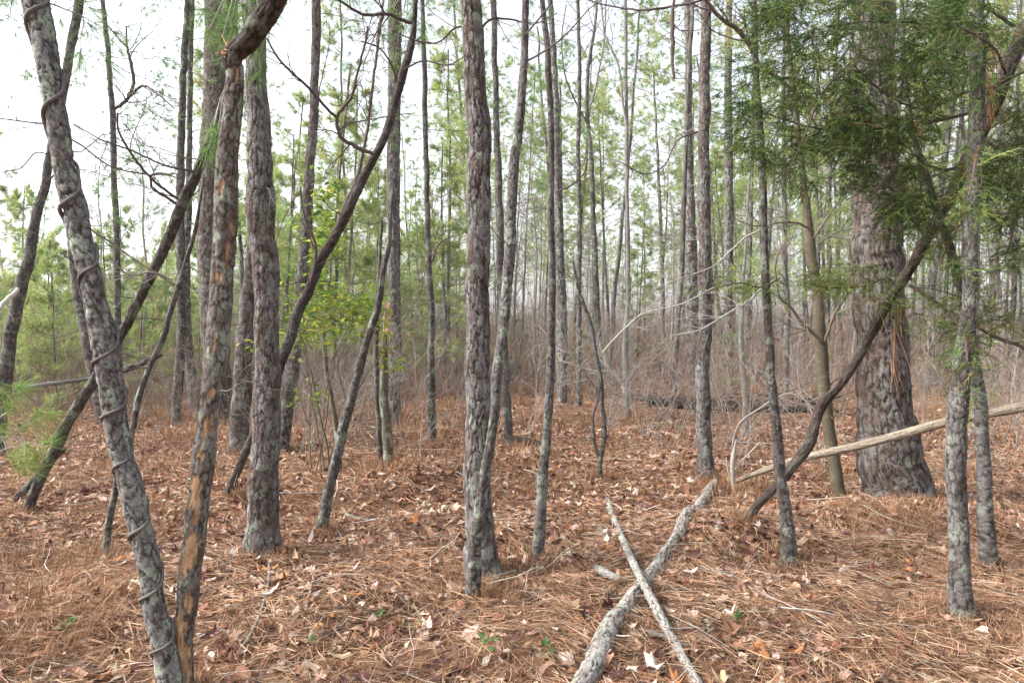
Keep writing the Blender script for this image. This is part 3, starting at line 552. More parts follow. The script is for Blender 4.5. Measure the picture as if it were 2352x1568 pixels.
px_branch(lb, [(772,540,16),(785,490,15),(812,430,13),(832,360,11),(843,300,10),(856,200,9),(868,100,8),(878,30,6),(882,-20,6)], 6.5, 6.9, DK, kidn=6, kL=.5)
px_branch(lb, [(700,690,10),(716,640,9),(724,560,8),(700,500,6),(690,430,4)], 6.4, 6.2, DK, kidn=4, kL=.4)
px_branch(lb, [(912,190,8),(900,150,6),(870,110,5),(830,95,4)], 6.3, 6.0, DK, kidn=4, kL=.4)
px_branch(lb, [(928,160,7),(970,140,5),(1030,150,4),(1080,120,3)], 6.3, 6.2, DK, kidn=4, kL=.4)
lr = T['leftR']
px_branch(lr, [(412,473,10),(385,455,9),(350,430,8),(345,405,7),(365,398,6),(410,410,4)], 6.1, 5.9, DK, kidn=5, kL=.4)
px_branch(lr, [(420,465,9),(345,408,8),(300,350,7),(272,300,6),(270,260,5)], 6.1, 5.6, DK, kidn=8, kL=.6)
px_branch(lr, [(455,395,8),(380,380,6),(300,345,5),(230,320,4),(170,285,3)], 6.1, 5.2, DK, kidn=10, kL=.5)
px_branch(lr, [(402,655,9),(380,640,8),(350,625,7),(300,632,5),(250,590,4)], 6.1, 5.6, GY, kidn=6, kL=.5)
px_branch(T['vine'], [(170,470,5),(200,520,6),(260,560,5),(330,610,4),(400,645,3)], 3.0, 3.5, GY, kidn=6, kL=.3)
px_branch(T['vine'], [(120,300,6),(180,330,5),(250,380,4),(330,400,4),(410,400,3)], 3.0, 3.4, DK, kidn=8, kL=.3)
px_branch(T['vine'], [(115,285,6),(60,280,4),(0,272,3),(-60,268,3)], 3.0, 2.9, DK, kidn=6, kL=.25)
px_branch(T['leftP'], [(42,665,12),(15,690,14),(-10,715,14),(-60,760,12)], 8.9, 8.2, PALE, kidn=4, kL=.4)
px_branch(T['leftP'], [(100,425,6),(125,400,5),(135,370,4),(90,350,4),(40,390,3),(0,395,2)], 9, 8.5, DK, kidn=5, kL=.4)
px_branch(T['leftQ'], [(263,250,9),(285,235,10),(305,200,10),(302,150,9),(292,110,7),(290,60,4)], 13, 12.6, DK, kidn=8, kL=1.0)
px_branch(T['leftQ'], [(285,238,8),(305,215,9),(325,198,8),(360,215,6),(400,250,4)], 13, 12.3, DK, kidn=8, kL=1.0)
dc = T['decid']; OL = G(.15, .12, .09)
px_branch(dc, [(1887,785,18),(1872,768,16),(1845,745,15),(1815,705,13),(1792,685,12),(1784,650,10),(1782,600,8),(1800,560,6),(1830,540,4)], 6.6, 6.4, OL, kidn=7, kL=.7)
px_branch(dc, [(1895,785,14),(1905,755,13),(1920,715,12),(1938,690,9),(1965,650,7),(1990,590,5)], 6.6, 6.3, OL, kidn=7, kL=.7)
px_branch(dc, [(1868,530,11),(1840,515,10),(1800,510,8),(1740,520,6),(1690,505,4)], 6.6, 6.2, G(.17, .14, .12), kidn=8, kL=.8)
px_branch(dc, [(1870,545,9),(1900,500,8),(1935,450,6),(1985,380,5),(2040,330,3)], 6.6, 6.0, G(.17, .14, .12), kidn=8, kL=.8)
px_branch(dc, [(1878,560,8),(1930,530,7),(1975,520,5),(2030,470,4)], 6.6, 6.4, G(.17, .14, .12), kidn=7, kL=.7)
px_branch(T['pineH'], [(1612,300,7),(1560,320,5),(1520,385,4),(1490,400,4),(1420,370,2)], 7.6, 7.0, DK, kidn=6, kL=.5)
px_branch(T['slimK'], [(1740,150,16),(1725,110,16),(1700,75,15),(1660,45,13),(1625,5,11),(1600,-25,9)], 4.8, 4.4, G(.17, .14, .12), kidn=8, kL=.5)
px_branch(T['slimK'], [(1740,150,14),(1765,165,14),(1800,190,12),(1840,230,9),(1880,300,6)], 4.8, 4.9, G(.17, .14, .12), kidn=6, kL=.5)
px_branch(T['slimK'], [(1770,520,7),(1720,540,6),(1680,575,6),(1640,610,4),(1560,640,3),(1500,665,2)], 4.75, 4.6, PALE * .8, kidn=8, kL=.5)
px_branch(T['slimK'], [(1772,640,7),(1720,690,6),(1670,720,5),(1600,760,4),(1540,770,3)], 4.75, 4.9, PALE * .8, kidn=8, kL=.5)
px_branch(T['forkS'], [(1381,1065,9),(1368,1030,9),(1364,990,8),(1363,950,7),(1372,920,6),(1380,880,5)], 7.6, 7.55, DK, kidn=4, kL=.5)
px_branch(T['forkS'], [(1372,825,6),(1400,790,5),(1440,750,5),(1470,725,4),(1560,700,4),(1640,660,3)], 7.6, 7.4, PALE * .8, kidn=8, kL=.6)
px_branch(T['forkS'], [(1385,900,6),(1340,850,5),(1290,800,4),(1240,780,3)], 7.6, 7.2, PALE * .8, kidn=8, kL=.6)
px_branch(T['pineD'], [(992,600,6),(1010,560,5),(1040,540,3)], 10.3, 10.0, DK, kidn=3, kL=.5)
px_branch(T['pineG'], [(1283,440,7),(1320,420,6),(1340,400,5),(1350,360,3)], 15.5, 15.2, DK, kidn=5, kL=.9)
px_branch(T['mid2'], [(1352,260,8),(1372,180,7),(1388,90,6),(1392,0,5),(1394,-30,4)], 19, 18.8, GY, kidn=6, kL=1.5)
px_branch(T['mid2'], [(1360,300,7),(1330,250,6),(1300,180,5),(1290,100,4),(1300,10,3)], 19, 18.5, DK, kidn=6, kL=1.5)
px_branch(T['paleM'], [(1436,900,14),(1420,870,10),(1400,850,8),(1380,800,6)], 14.2, 14, PALE, kidn=5, kL=1)
px_branch(T['paleM'], [(1441,300,9),(1430,230,8),(1420,150,7),(1390,80,6),(1380,0,5)], 14.2, 14, GY, kidn=6, kL=1.2)
px_branch(T['pineC'], [(1082,70,5),(1060,62,6),(1000,100,5),(960,95,4),(900,70,3)], 4.6, 4.3, DK, kidn=8, kL=.4)
px_branch(T['pineC'], [(1105,70,7),(1120,48,7),(1170,45,6),(1230,55,4),(1280,30,3)], 4.6, 4.4, DK, kidn=6, kL=.4)

# vine round the left trunk
q = T['vine']; ctr, rad = q['ctr'], q['rad']; zy = 784 - (ctr[:, 2] - H) * F / ctr[:, 1]
ys_ = A([1600, 1480, 1360, 1215, 1062, 948, 822, 628, 470, 245, 40, -160]); ph = np.interp(-zy, -ys_, np.arange(len(ys_)) * 2 * math.pi)
u = ph / (2 * math.pi); ph = ph + .75 * np.sin(2 * ph) * .5
sel = (zy > -150) & (zy < 1590); th = ph[sel]
pv = ctr[sel] + (rad[sel] + .008 + .006 * (vn(zy[sel] / 40, zy[sel] * 0, 3) - .3))[:, None] * np.stack([np.sin(th), -np.cos(th), 0 * th], 1)
o = thing('climbing_vine', 'dark smooth woody vine coiled round the leaning lichened trunk', 'vine', ctr[sel][0])
mb = MB(); n = len(pv); wv = np.interp(np.linspace(0, 1, n), [0, .6, 1], [.0058, .0072, .010])
mtube(mb, pv[::2], wv[None, ::2] * (.7 + .6 * vn(np.arange(0, n, 2) / 14., np.zeros(len(wv[::2])), 8)), 10, G(.13, .115, .11)); mb.build('stem', M_twig, o)

# ------------------------------------------------------------------ fallen wood
def lying(name, label, cat, pts, kind, d_over=None, z_over=None, seed=0, peel=0, lich=.4, scl=1, res=.005, ends=True, part='trunk'):
    pts = A(pts, float); gx, gy = np.gradient(pts[:, 0]), np.gradient(pts[:, 1])
    if abs(gy).sum() > abs(gx).sum() * .7: pts[:, 2] *= .95 * np.abs(gy) / np.hypot(gx, gy)
    d = A(d_over, float) if d_over is not None else 2430 / (pts[:, 1] - 784)
    c = np.stack([(pts[:, 0] - 1176) / F * d, d, H + (784 - pts[:, 1]) / F * d], 1); r = pts[:, 2] / 2 / F * d
    if d_over is None:
        for _ in range(6):                              # settle on the real floor along the sight line
            z = gz(c[:, 0], c[:, 1]) + r * .75 + (A(z_over) if z_over is not None else 0)
            d = (H - z) * F / (pts[:, 1] - 784); c = np.stack([(pts[:, 0] - 1176) / F * d, d, z], 1); r = pts[:, 2] / 2 / F * d
    path, s = smooth_path(np.concatenate([c, r[:, None]], 1), res * 1.5)
    path[:, 2] = np.maximum(path[:, 2], gz(path[:, 0], path[:, 1]) + .45 * path[:, 3] + .012)
    mid = path[len(path) // 2, :3].copy()
    o = thing(name, label, cat, (mid[0], mid[1], float(gz(mid[0], mid[1])))); mb = MB()
    bark_tube(mb, path[:, :3], np.maximum(path[:, 3], .002), kind, res, seed, scl, peel, ends, lich)
    mb.build(part, M_bark if kind != 'pole' else M_wood, o)
    return o, path
SK['pole'] = dict(cu=.012, cv=.5, amp=.0035, a=(.31, .265, .205), b=(.22, .18, .135), c=(.36, .335, .29), f=(.08, .06, .045))
SK['rot'] = dict(cu=.02, cv=.1, amp=.006, a=(.045, .036, .032), b=(.03, .022, .02), c=(.10, .09, .085), f=(.012, .01, .009))
SK['grey'] = dict(cu=.018, cv=.045, amp=.006, a=(.31, .285, .265), b=(.20, .165, .14), c=(.42, .405, .385), f=(.045, .035, .03))
lo1, pl1 = lying('fallen_log', 'thick fallen pine log with flaking pale bark, lower one of the crossed pair', 'log',
      [(1322,1590,58),(1361,1534,56),(1391,1459,53),(1436,1399,48),(1471,1349,44),(1516,1294,40),(1556,1234,36),(1601,1169,31),(1643,1110,26)], 'grey', seed=101, scl=1.7, lich=.5)
lo2, pl2 = lying('fallen_branch', 'thinner pale grey fallen branch lying across the thick log', 'branch',
      [(1395,1147,14),(1401,1170,16),(1411,1194,17),(1441,1264,19),(1476,1334,21),(1506,1394,23),(1546,1469,25),(1591,1554,27),(1618,1605,27)], 'grey', z_over=[0,0,.01,.045,.095,.075,.02,0,0], seed=102, scl=1.2, lich=.85)
lying('peeled_pole', 'long bare tan pole slanting up to the right across the massive pine', 'pole',
      [(1688,1106,9),(1760,1078,14),(1850,1050,17),(1960,1026,19),(2060,1000,19),(2150,975,20),(2250,952,21),(2352,934,23),(2480,905,24)], 'pole', d_over=[7.1,6.75,6.4,6.15,5.95,5.75,5.5,5.25,4.9], seed=103, lich=.05)
lying('fallen_log', 'short dark wet log on the leaves just left of the slender dark pine', 'log', [(1172,1006,12),(1195,1009,15),(1220,1016,17),(1245,1031,17)], 'rot', seed=104, z_over=[.05]*4, lich=0, res=.008)
lying('fallen_branch', 'short pale stick on the straw right of the slim dark pine', 'branch', [(1008,992,7),(1025,986,8),(1050,980,8),(1064,979,6)], 'pale', seed=105, res=.009)
lying('fallen_pole', 'long thin pale pole lying at the far left behind the vine wrapped trunk', 'pole', [(40,892,8),(110,882,9),(160,876,9),(215,868,8)], 'pale', d_over=[8.6,8.8,9,9.2], seed=106, res=.01)
lying('fallen_pole', 'reddish brown dead pole propped behind the vine wrapped trunk', 'pole', [(225,862,14),(282,850,14),(330,832,14),(372,812,11)], 'cedar', d_over=[8,8.1,8.2,8.3], seed=107, res=.009)
lying('fallen_branch', 'short dark leaning branch beside the foot of the long propped tree', 'branch', [(30,1150,18),(60,1120,20),(100,1075,18),(150,1030,13)], 'cedar', d_over=[6.6,6.7,6.9,7.1], seed=108, res=.007)
lying('fallen_log', 'dark rotting log in the brush behind the reddish grey pine', 'log', [(1490,918,16),(1560,926,24),(1640,931,24),(1720,936,20),(1800,940,15),(1870,941,10)], 'rot', d_over=[13.5,13.3,13.1,12.9,12.8,12.7], seed=109, lich=0, res=.014)
lying('fallen_branch', 'thin brown stick on the straw below the leaning thin stem', 'branch', [(786,1175,6),(805,1186,8),(840,1192,9),(876,1196,9),(905,1192,6)], 'pale', seed=110, res=.006)
lying('fallen_branch', 'stub of branch poking from the straw by the foot of the central pine', 'branch', [(1098,1336,7),(1120,1330,8),(1150,1320,8),(1185,1310,6)], 'pale', seed=111, z_over=[0,.03,.05,.06], res=.005)
bpile = thing('brush_pile', 'dark heap of dead brush and rotting sticks far behind the reddish grey pine', 'brush pile', (P(1680, 940, 15)[0], 15, 0)); mb = MB(); n = 130
x = P(1000, 784, 15)[0] * 0 + rng.uniform(P(1490, 784, 15)[0], P(1880, 784, 15)[0], n); S0 = np.stack([x, rng.normal(15, .4, n), rng.uniform(.05, .38, n)], 1)
Q = grow(rng, S0, np.stack([rng.normal(0, 1, n), rng.normal(0, .3, n), rng.normal(0, .12, n)], 1), rng.uniform(.5, 2, n), 7, .12); Q[..., 2] = np.maximum(Q[..., 2], .02)
mtube(mb, Q, (rng.uniform(.006, .03, n))[:, None] * np.linspace(1, .4, 7), 5, pal(rng, n, [(.07, .05, .045), (.13, .10, .085), (.22, .19, .17)], [3, 2, 1])); mb.build('stick', M_twig, bpile)
# pale broken stump and arching sapling beside the pole
o = thing('broken_stump', 'pale splintered little stump against the low end of the peeled pole', 'stump', (P(1686, 1140, 6.9)[0], 6.9, gz(P(1686, 1140, 6.9)[0], 6.9)))
mb = MB()
for pts in ([(1688,1150,7),(1684,1105,11),(1682,1070,12),(1687,1030,7),(1690,1010,3)], [(1684,1100,6),(1700,1062,5),(1722,1040,4),(1745,1015,3)], [(1680,1105,4),(1672,1080,4),(1668,1050,2)]):
    pa, _ = smooth_path(seg(pts, 6.9, 6.9, 0, 0), .02); mtube(mb, pa[:, :3], pa[None, :, 3], 8, G(.33, .29, .245))
mb.build('trunk', M_wood, o)
sap = thing('arching_sapling', 'bare sapling bent over in an arch left of the slim scaly stem', 'sapling', (P(1680, 1110, 7.2)[0], 7.2, 0))
px_branch(sap, [(1680,1115,6),(1681,1060,6),(1686,1004,6),(1697,975,6),(1718,955,6),(1745,938,6),(1780,915,5),(1815,903,4),(1850,920,3),(1880,950,2)], 7.2, 6.7, GY, name='stem', kidn=7, kL=.5)
hb = thing('hanging_branch', 'broken dark branch hanging straight down into the sky at the top', 'branch', P(1548, -20, 4.2))
px_branch(hb, [(1553,-30,7),(1548,10,9),(1543,50,12),(1546,95,13),(1545,130,10),(1547,180,8)], 4.2, 4.2, DK, name='broken_limb', kidn=3, kL=.12)
ob = thing('overhead_limb', 'long thin sagging limb crossing the top edge above the hanging branch', 'branch', P(1630, 0, 4.2))
px_branch(ob, [(1650,-20,9),(1600,4,8),(1550,14,8),(1500,22,7),(1450,22,6),(1400,14,5),(1350,0,4),(1310,-20,4)], 4.2, 4.6, DK, name='limb', kidn=8, kL=.35)

# twigs and sticks strewn on the floor
mb = MB()
for n, y0, y1, L, r in ((150, 2.4, 6, .45, .0035), (260, 6, 14, .6, .005)):
    x, y = floor_pts(rng, n, y0, y1); m = len(x); a = rng.uniform(0, 6.28, m); l = L * rng.uniform(.3, 1.2, m)
    P0 = np.stack([x, y, np.zeros(m)], 1); Q = grow(rng, P0, np.stack([np.cos(a), np.sin(a), 0 * a], 1), l, 7, .12, 0)
    Q[..., 2] = gz(Q[..., 0], Q[..., 1]) + .035 + rng.uniform(0, .03, (m, 1)) + np.linspace(0, 1, 7) * rng.uniform(0, .09, (m, 1))
    mtube(mb, Q, (r * rng.uniform(.4, 1.5, m))[:, None] * np.linspace(1, .4, 7), 5, pal(rng, m, [(.40, .35, .30), (.25, .19, .15), (.52, .47, .41)], [1, 1, 1]))
tag(mb.build('twig_litter', M_twig), 'small dead twigs scattered through the straw and leaves', 'twigs', kind='stuff')
for k, (lab, pts) in enumerate([('pale forked stick on the straw in the lower left centre', [(545,1500,6),(570,1465,8),(600,1400,8),(617,1330,7),(618,1290,5)]),
     ('short pale twig standing from straw right of the white leaf', [(702,1400,6),(712,1360,6),(722,1318,4)]),
     ('grey stick across the front straw below the orange scarred stem', [(730,1470,5),(780,1440,7),(800,1420,6)]),
     ('thin brown stick arching over the thick fallen log', [(1345,1500,8),(1375,1455,9),(1420,1420,8),(1450,1398,7),(1500,1396,5)]),
     ('weathered wood chip left of the crossed logs', [(1368,1302,14),(1395,1318,20),(1424,1330,14)]),
     ('grey bark stick on the straw right of the thin fallen branch', [(1490,1450,9),(1512,1458,12),(1545,1460,9)]),
     ('long curved twig beside the lower right slim trunk', [(1500,1450,5),(1580,1480,5),(1640,1440,4)]),
     ('pale arching twig in front of the massive pine mound', [(2075,1195,4),(2120,1212,6),(2165,1230,6),(2260,1270,6),(2350,1330,5)])]):
    lying('fallen_stick', lab, 'stick', pts, 'pale', seed=120 + k, res=.005, z_over=[.03] * len(pts))

# ------------------------------------------------------------------ single leaves that catch the eye
BL = [('large pale crumpled leaf at the front of the log pair', 1590, 1450, .15, (.58, .43, .34)), ('grey white leaf lying at the left of the front stout pine', 705, 1240, .15, (.52, .44, .40)),
      ('bright white curled leaf on the straw by the forked stick', 622, 1400, .13, (.72, .68, .66)), ('broad tan leaf behind the bright white curled leaf', 600, 1375, .15, (.52, .42, .36)),
      ('wide tan leaf right of the orange scarred stem foot', 510, 1385, .17, (.55, .40, .30)), ('round pinkish leaf near the bottom right of the central pine', 1080, 1475, .15, (.55, .40, .33)),
      ('folded brown leaf standing upright below the central pine', 960, 1470, .17, (.47, .34, .27)), ('pale yellowish leaf at the bottom edge left of centre', 780, 1530, .15, (.66, .50, .33)),
      ('dark purple brown leaf at the bottom edge below the centre', 995, 1552, .16, (.13, .06, .06)), ('dark curled leaf pair under the big right mound', 2115, 1320, .20, (.15, .07, .05)),
      ('pale leaf low at the right of the crossed logs', 1725, 1500, .15, (.62, .48, .34)), ('orange leaf on the straw behind the twin stem', 270, 1322, .16, (.62, .28, .10)),
      ('greyish flat leaf on the right mound slope', 2035, 1245, .15, (.50, .44, .42)), ('crumpled white leaf beside the fallen branch end', 1505, 1560, .15, (.60, .52, .46)),
      ('rusty red curled leaf at the lower right corner', 2140, 1345, .16, (.30, .10, .05)), ('tan leaf curled against the left front straw', 150, 1395, .15, (.42, .22, .12)),
      ('dull orange leaf in the middle clearing near the bent stem', 950, 1215, .17, (.45, .17, .06)), ('silver leaf on the straw right of the crossed logs', 1800, 1370, .14, (.56, .46, .38))]
for lab, px, py, s, c in BL:
    d = D_of(py); x = (px - 1176) / F * d; z = float(gz(x, d)); o = thing('dead_leaf', lab, 'leaf', (x, d, z), 'single leaves lying on the straw'); mb = MB()
    leaves(mb, A([x]), A([d]), A([z + .045]), A([s * .78]), rng, A([c]), .3, True, .5); mb.build('blade', M_litter, o, smooth=False)
    mb = MB(); Q = grow(rng, A([[x, d, z + .045]]), rng.normal(size=(1, 3)) * A([1, 1, .2]), A([s * .8]), 5, .15); mtube(mb, Q, A([.0016, .0014, .0012, .001, .001])[None], 4, c); mb.build('stalk', M_litter, o)
# pine cone
for lab, px, py in (('open brown pine cone beside the thick fallen log', 1402, 1392),):
    d = D_of(py); x = (px - 1176) / F * d; z = float(gz(x, d)) + .04; o = thing('pine_cone', lab, 'pine cone', (x, d, z - .03)); mb = MB(); n = 90
    tt = np.linspace(0, 1, n); a = np.arange(n) * 2.4; ax = nrm(A([.8, .5, .25])); e1 = nrm(np.cross(ax, [0, 0, 1])); e2 = np.cross(ax, e1)
    rr = .034 * np.sin(math.pi * (tt * .85 + .1)) ** .7; c0 = A([x, d, z]) + ax * ((tt - .5) * .09)[:, None]; dr = np.cos(a)[:, None] * e1 + np.sin(a)[:, None] * e2
    strips(mb, c0, c0 + dr * rr[:, None] + ax * .008, .016, pal(rng, n, [(.24, .16, .12), (.34, .26, .2)], [1, 1]), .1, .8, roll=np.cross(ax, dr), rng=rng)
    mb.build('scales', M_wood, o, smooth=False); mb = MB(); mtube(mb, A([A([x, d, z]) + ax * s for s in (-.045, -.02, .02, .04)]), A([.008, .013, .011, .003])[None], 8, (.2, .13, .09)); mb.build('core', M_wood, o)

# ------------------------------------------------------------------ leaf and needle helpers
def ovals(mb, c, d, size, rng, cols, wid=.42):
    """flat pointed leaves: c centres (N,3), d pointing directions"""
    n = len(c); d = nrm(d); sd = nrm(np.cross(d, nrm(rng.normal(size=(n, 3)) * .45 + A([0, 0, 1.])))); up = np.cross(sd, d); s = size[:, None]
    t = [0, .25, .6, 1.]; w = [0.06, wid, wid * .85, .02]; V = []
    for a, b in zip(t, w):
        p = c + d * s * a - up * s * .12 * a * a
        V += [p - sd * s * b * .5 + up * s * .05, p, p + sd * s * b * .5 + up * s * .05]
    V = np.stack(V, 1); f = []
    for k in range(3): f += [[k*3, k*3+1, k*3+4, k*3+3], [k*3+1, k*3+2, k*3+5, k*3+4]]
    mb.add(V, (A(f)[None] + (np.arange(n) * 12)[:, None, None]).reshape(-1, 4), np.repeat(cols, 12, 0))
# yellow-green leafy shrub in the left centre
rg2 = np.random.default_rng(12)
def bare(rng, base, n, h, r0, wob, sub, col, spread=.35, k=10, sub2=3, rmin=.001, lat=.7):
    """stems, side shoots and twigs of a leafless shrub; returns list of (paths, radii)"""
    S0 = np.tile(base, (n, 1)) + rng.normal(size=(n, 3)) * A([.05, .05, 0]); D0 = np.stack([rng.normal(0, spread, n), rng.normal(0, spread, n), np.ones(n)], 1)
    Ln = h * rng.uniform(.6, 1.15, n); P1 = grow(rng, S0, D0, Ln, k, wob, .03); R1 = (r0 * rng.uniform(.5, 1.1, n))[:, None] * np.linspace(1, .3, k)
    p, q, i, tt = kids(rng, P1, sub, .2, .98, lat); P2 = grow(rng, p, q, Ln[i] * rng.uniform(.2, .6, len(i)), 7, wob * 1.1, .02); R2 = np.maximum(R1[i, 0] * .45, rmin)[:, None] * np.linspace(1, .4, 7)
    p, q, i, tt = kids(rng, P2, sub2, .2, .98, lat); P3 = grow(rng, p, q, rng.uniform(.12, .4, len(i)) * h * .3, 5, wob * 1.2, .01); R3 = np.maximum(R2[i, 0] * .5, rmin)[:, None] * np.linspace(1, .5, 5)
    return (P1, R1), (P2, R2), (P3, R3)
YG = [(.20, .28, .035), (.14, .23, .03), (.29, .33, .05), (.09, .165, .03), (.36, .33, .08)]
base = P(735, 784, 7.4); base[2] = gz(base[0], base[1])
o = thing('leafy_shrub', 'bright yellow green leafy shrub between the pine cluster and the grey snag', 'shrub', base)
a1, a2, a3 = bare(rg2, base, 6, 2.6, .012, .10, 5, DK, .22)
mb = MB(); mtube(mb, *a1, 6, OL); mtube(mb, *a2, 5, OL); mtube(mb, *a3, 3, OL); mb.build('stem', M_twig, o)
mb = MB()
for (px, py, rx, ry, n) in [(755,480,26,60,150),(745,560,30,44,150),(762,520,32,44,120),(748,430,16,20,30),(690,745,30,30,110),(745,700,55,35,260),(790,690,60,28,230),(820,740,50,25,190),(730,770,60,25,150),(655,790,40,25,70),(880,830,26,30,40),(690,900,18,22,22),(740,910,25,12,26),(850,700,30,30,80),(600,800,30,20,30),(640,690,25,60,50),(895,790,20,40,26)]:
    n = int(n * .8); c = np.stack([rg2.normal(px, rx * .8, n), rg2.normal(py, ry * .8, n)], 1); dd = rg2.normal(7.2, .28, n)
    C = A([P(a, b, e) for (a, b), e in zip(c, dd)]); dr = rg2.normal(size=(n, 3)) * A([1, 1, .35]) + A([0, 0, -.15])
    ovals(mb, C, dr, rg2.uniform(.05, .10, n), rg2, pal(rg2, n, YG, [3, 3, 2.5, 2, .6], .2), .45)
mb.build('foliage', M_leaf, o)
# small green plants rising from the straw
for k, (px, py, s) in enumerate([(1110,1500,.06),(945,1440,.045),(870,1420,.045),(720,1480,.045),(1245,1520,.06),(150,1445,.045),(1690,1440,.05),(1205,1262,.05)]):
    d = D_of(py + 22); x = (px - 1176) / F * d; z = float(gz(x, d)); b0 = A([x, d, z])
    lab = ['green seedling', 'small leafy sprout', 'low green sprig'][k % 3] + ' in the straw ' + ['below the central pine foot','left of the central pine','left of the folded brown leaf','under the grey front stick','right of the front purple leaf','near the lower left corner','right of the crossed logs','by the foot of the slender dark pine','in front of the slim scaly stem','at the right frame edge','right of the stout left pine','above the large pale crumpled leaf','left of the round pinkish leaf'][k]
    o = thing('seedling', lab, 'seedling', b0, 'green seedlings in the straw'); mb = MB()
    n = 2; Q = grow(rg2, np.tile(b0, (n, 1)), np.stack([rg2.normal(0, .3, n), rg2.normal(0, .3, n), np.ones(n)], 1), A([s * 1.8] * n), 5, .1); mtube(mb, Q, np.full((n, 5), .0013), 4, (.12, .16, .06)); mb.build('stem', M_twig, o)
    p, q_, i, tt = kids(rg2, Q, 4, .4, 1, 1.2); mb = MB(); ovals(mb, p, q_ + A([0, 0, .2]), rg2.uniform(.6, 1.1, len(p)) * s, rg2, pal(rg2, len(p), [(.10, .20, .06), (.18, .26, .13), (.08, .16, .05)], [1, 1, 1]), .4); mb.build('foliage', M_leaf, o)
# pine sapling bough at the left edge
sd = thing('pine_sapling', 'bright green long-needled pine sapling bough at the left edge', 'pine sapling', P(-60, 1180, 4.8))
stp = seg([(-90,1300,14),(-60,1130,12),(-30,1010,10),(0,960,8),(30,940,5)], 4.8, 4.6, 0, 0); mb = MB(); pa, _ = smooth_path(stp, .04); mtube(mb, pa[:, :3], pa[None, :, 3], 6, GY)
ends = [(40,890),(20,905),(85,945),(110,950),(70,965),(40,975),(80,1040),(60,1020),(100,1020),(45,1060),(70,1080),(10,930),(-20,900),(20,1050),(-10,980)]
for ex, ey in ends:
    e = P(ex, ey, 4.55 + rg2.uniform(-.15, .15)); s0 = pa[int(rg2.uniform(.3, 1) * (len(pa) - 1)), :3]; mtube(mb, np.stack([s0, (s0 + e) / 2 + A([0, 0, .03]), e]), A([.004, .003, .002])[None], 4, GY)
mb.build('stem', M_twig, sd); mb = MB(); E = A([P(x, y, 4.55 + rg2.uniform(-.15, .15)) for x, y in ends])
tufts(mb, E, nrm(rg2.normal(size=(len(E), 3)) * .4 + A([.5, 0, -.2])), 60, .17, .0022, .75, rg2, pal(rg2, len(E), [(.26, .36, .10), (.20, .32, .08)], [1, 1], .1)); mb.build('needles', M_needle, sd, smooth=False)
# hanging pine boughs high at the left
for lab, org, cl in (('soft green pine bough drooping over the top of the broad left pine', (560, -60), [(505,40),(530,20),(560,10),(600,0),(575,50),(540,60),(625,20),(510,90),(610,70),(470,20),(590,110),(600,160),(480,70),(520,120)]),
                     ('small hanging spray of long green needles beside the crooked peeling stem', (520, 200), [(492,290),(500,310),(485,330),(478,345),(506,280)]),
                     ('faint green pine bough over the straight grey pine left of centre', (940, -40), [(900,20),(925,60),(945,40),(880,80),(960,90),(930,120),(905,150),(950,10),(975,50)])):
    dd = 4.2 if org[0] < 900 else 6.8; o = thing('pine_bough', lab, 'pine bough', P(*org, dd)); mb = MB(); o0 = P(*org, dd)
    E = A([P(x, y, dd + rg2.uniform(-.2, .2)) for x, y in cl]); Q = np.stack([np.tile(o0, (len(E), 1)), o0 * .5 + E * .5 + A([0, 0, .05]), E], 1); mtube(mb, Q, np.tile([.006, .004, .002], (len(E), 1)), 5, GY); mb.build('limb', M_twig, o)
    mb = MB(); tufts(mb, E, np.tile(A([0, 0, -.6]), (len(E), 1)), 55, .18, .0022 * dd / 4, .6, rg2, pal(rg2, len(E), [(.15, .26, .07), (.12, .20, .06)], [1, 1], .1)); mb.build('needles', M_needle, o, smooth=False)

# ------------------------------------------------------------------ cedar foliage
ce = T['cedar']; rc = np.random.default_rng(33)
CG = [(.07, .115, .035), (.095, .15, .042), (.13, .185, .05), (.045, .075, .028), (.16, .185, .055)]
def cedar_bough(pts, d0, d1, blobs, dens=1.0, cols=CG, brown=.04):
    """a limb of the cedar with flat drooping sprays; blobs are (x, y, rx, ry, n) ellipses in its plane"""
    path, br = px_branch(ce, pts, d0, d1, G(.10, .072, .06), kidn=6, kL=.3); mb = MB()
    for (px, py, rx, ry, n) in blobs:
        n = int(n * dens * 1.0); dm = (d0 + d1) / 2
        # sprays: short curved twiglets, each with scale-leaf strands both sides
        r = np.sqrt(rc.uniform(0, 1, n)); a = rc.uniform(0, 2 * math.pi, n); cx = px + np.cos(a) * r * rx * 1.22; cy = py + np.sin(a) * r * ry * 1.22
        keep = vn(cx / 44, cy / 30, 9) * .6 + vn(cx / 15, cy / 12, 10) * .4 > .46; cx, cy = cx[keep], cy[keep]; n = len(cx)
        dd = dm + rc.normal(0, .22, n); C = np.stack([(cx - 1176) / F * dd, dd, H + (784 - cy) / F * dd], 1)
        D0 = nrm(rc.normal(size=(n, 3)) * A([.9, .6, .45]) + A([-.35, 0, -.35])); Q = grow(rc, C, D0, rc.uniform(.08, .2, n), 5, .2, -.06)
        tone = pal(rc, n, cols, [3, 3, 2, 2.4, 1], .2); bn = rc.random(n) < brown * .6; tone[bn] = A([.24, .16, .08])
        mtube(mb, Q, np.tile([.0022, .002, .0017, .0014, .001], (n, 1)), 3, tone * .9)
        p, q_, i, tt = kids(rc, Q, 15, .03, 1, .65); l = rc.uniform(.014, .036, len(i))
        strips(mb, p, p + nrm(q_ + A([0, 0, -.1])) * l[:, None], .0023, tone[i] * rc.uniform(.8, 1.2, (len(i), 1)), .15, .5, rng=rc)
    f = mb.build('foliage', M_cedar, br, smooth=False); return f
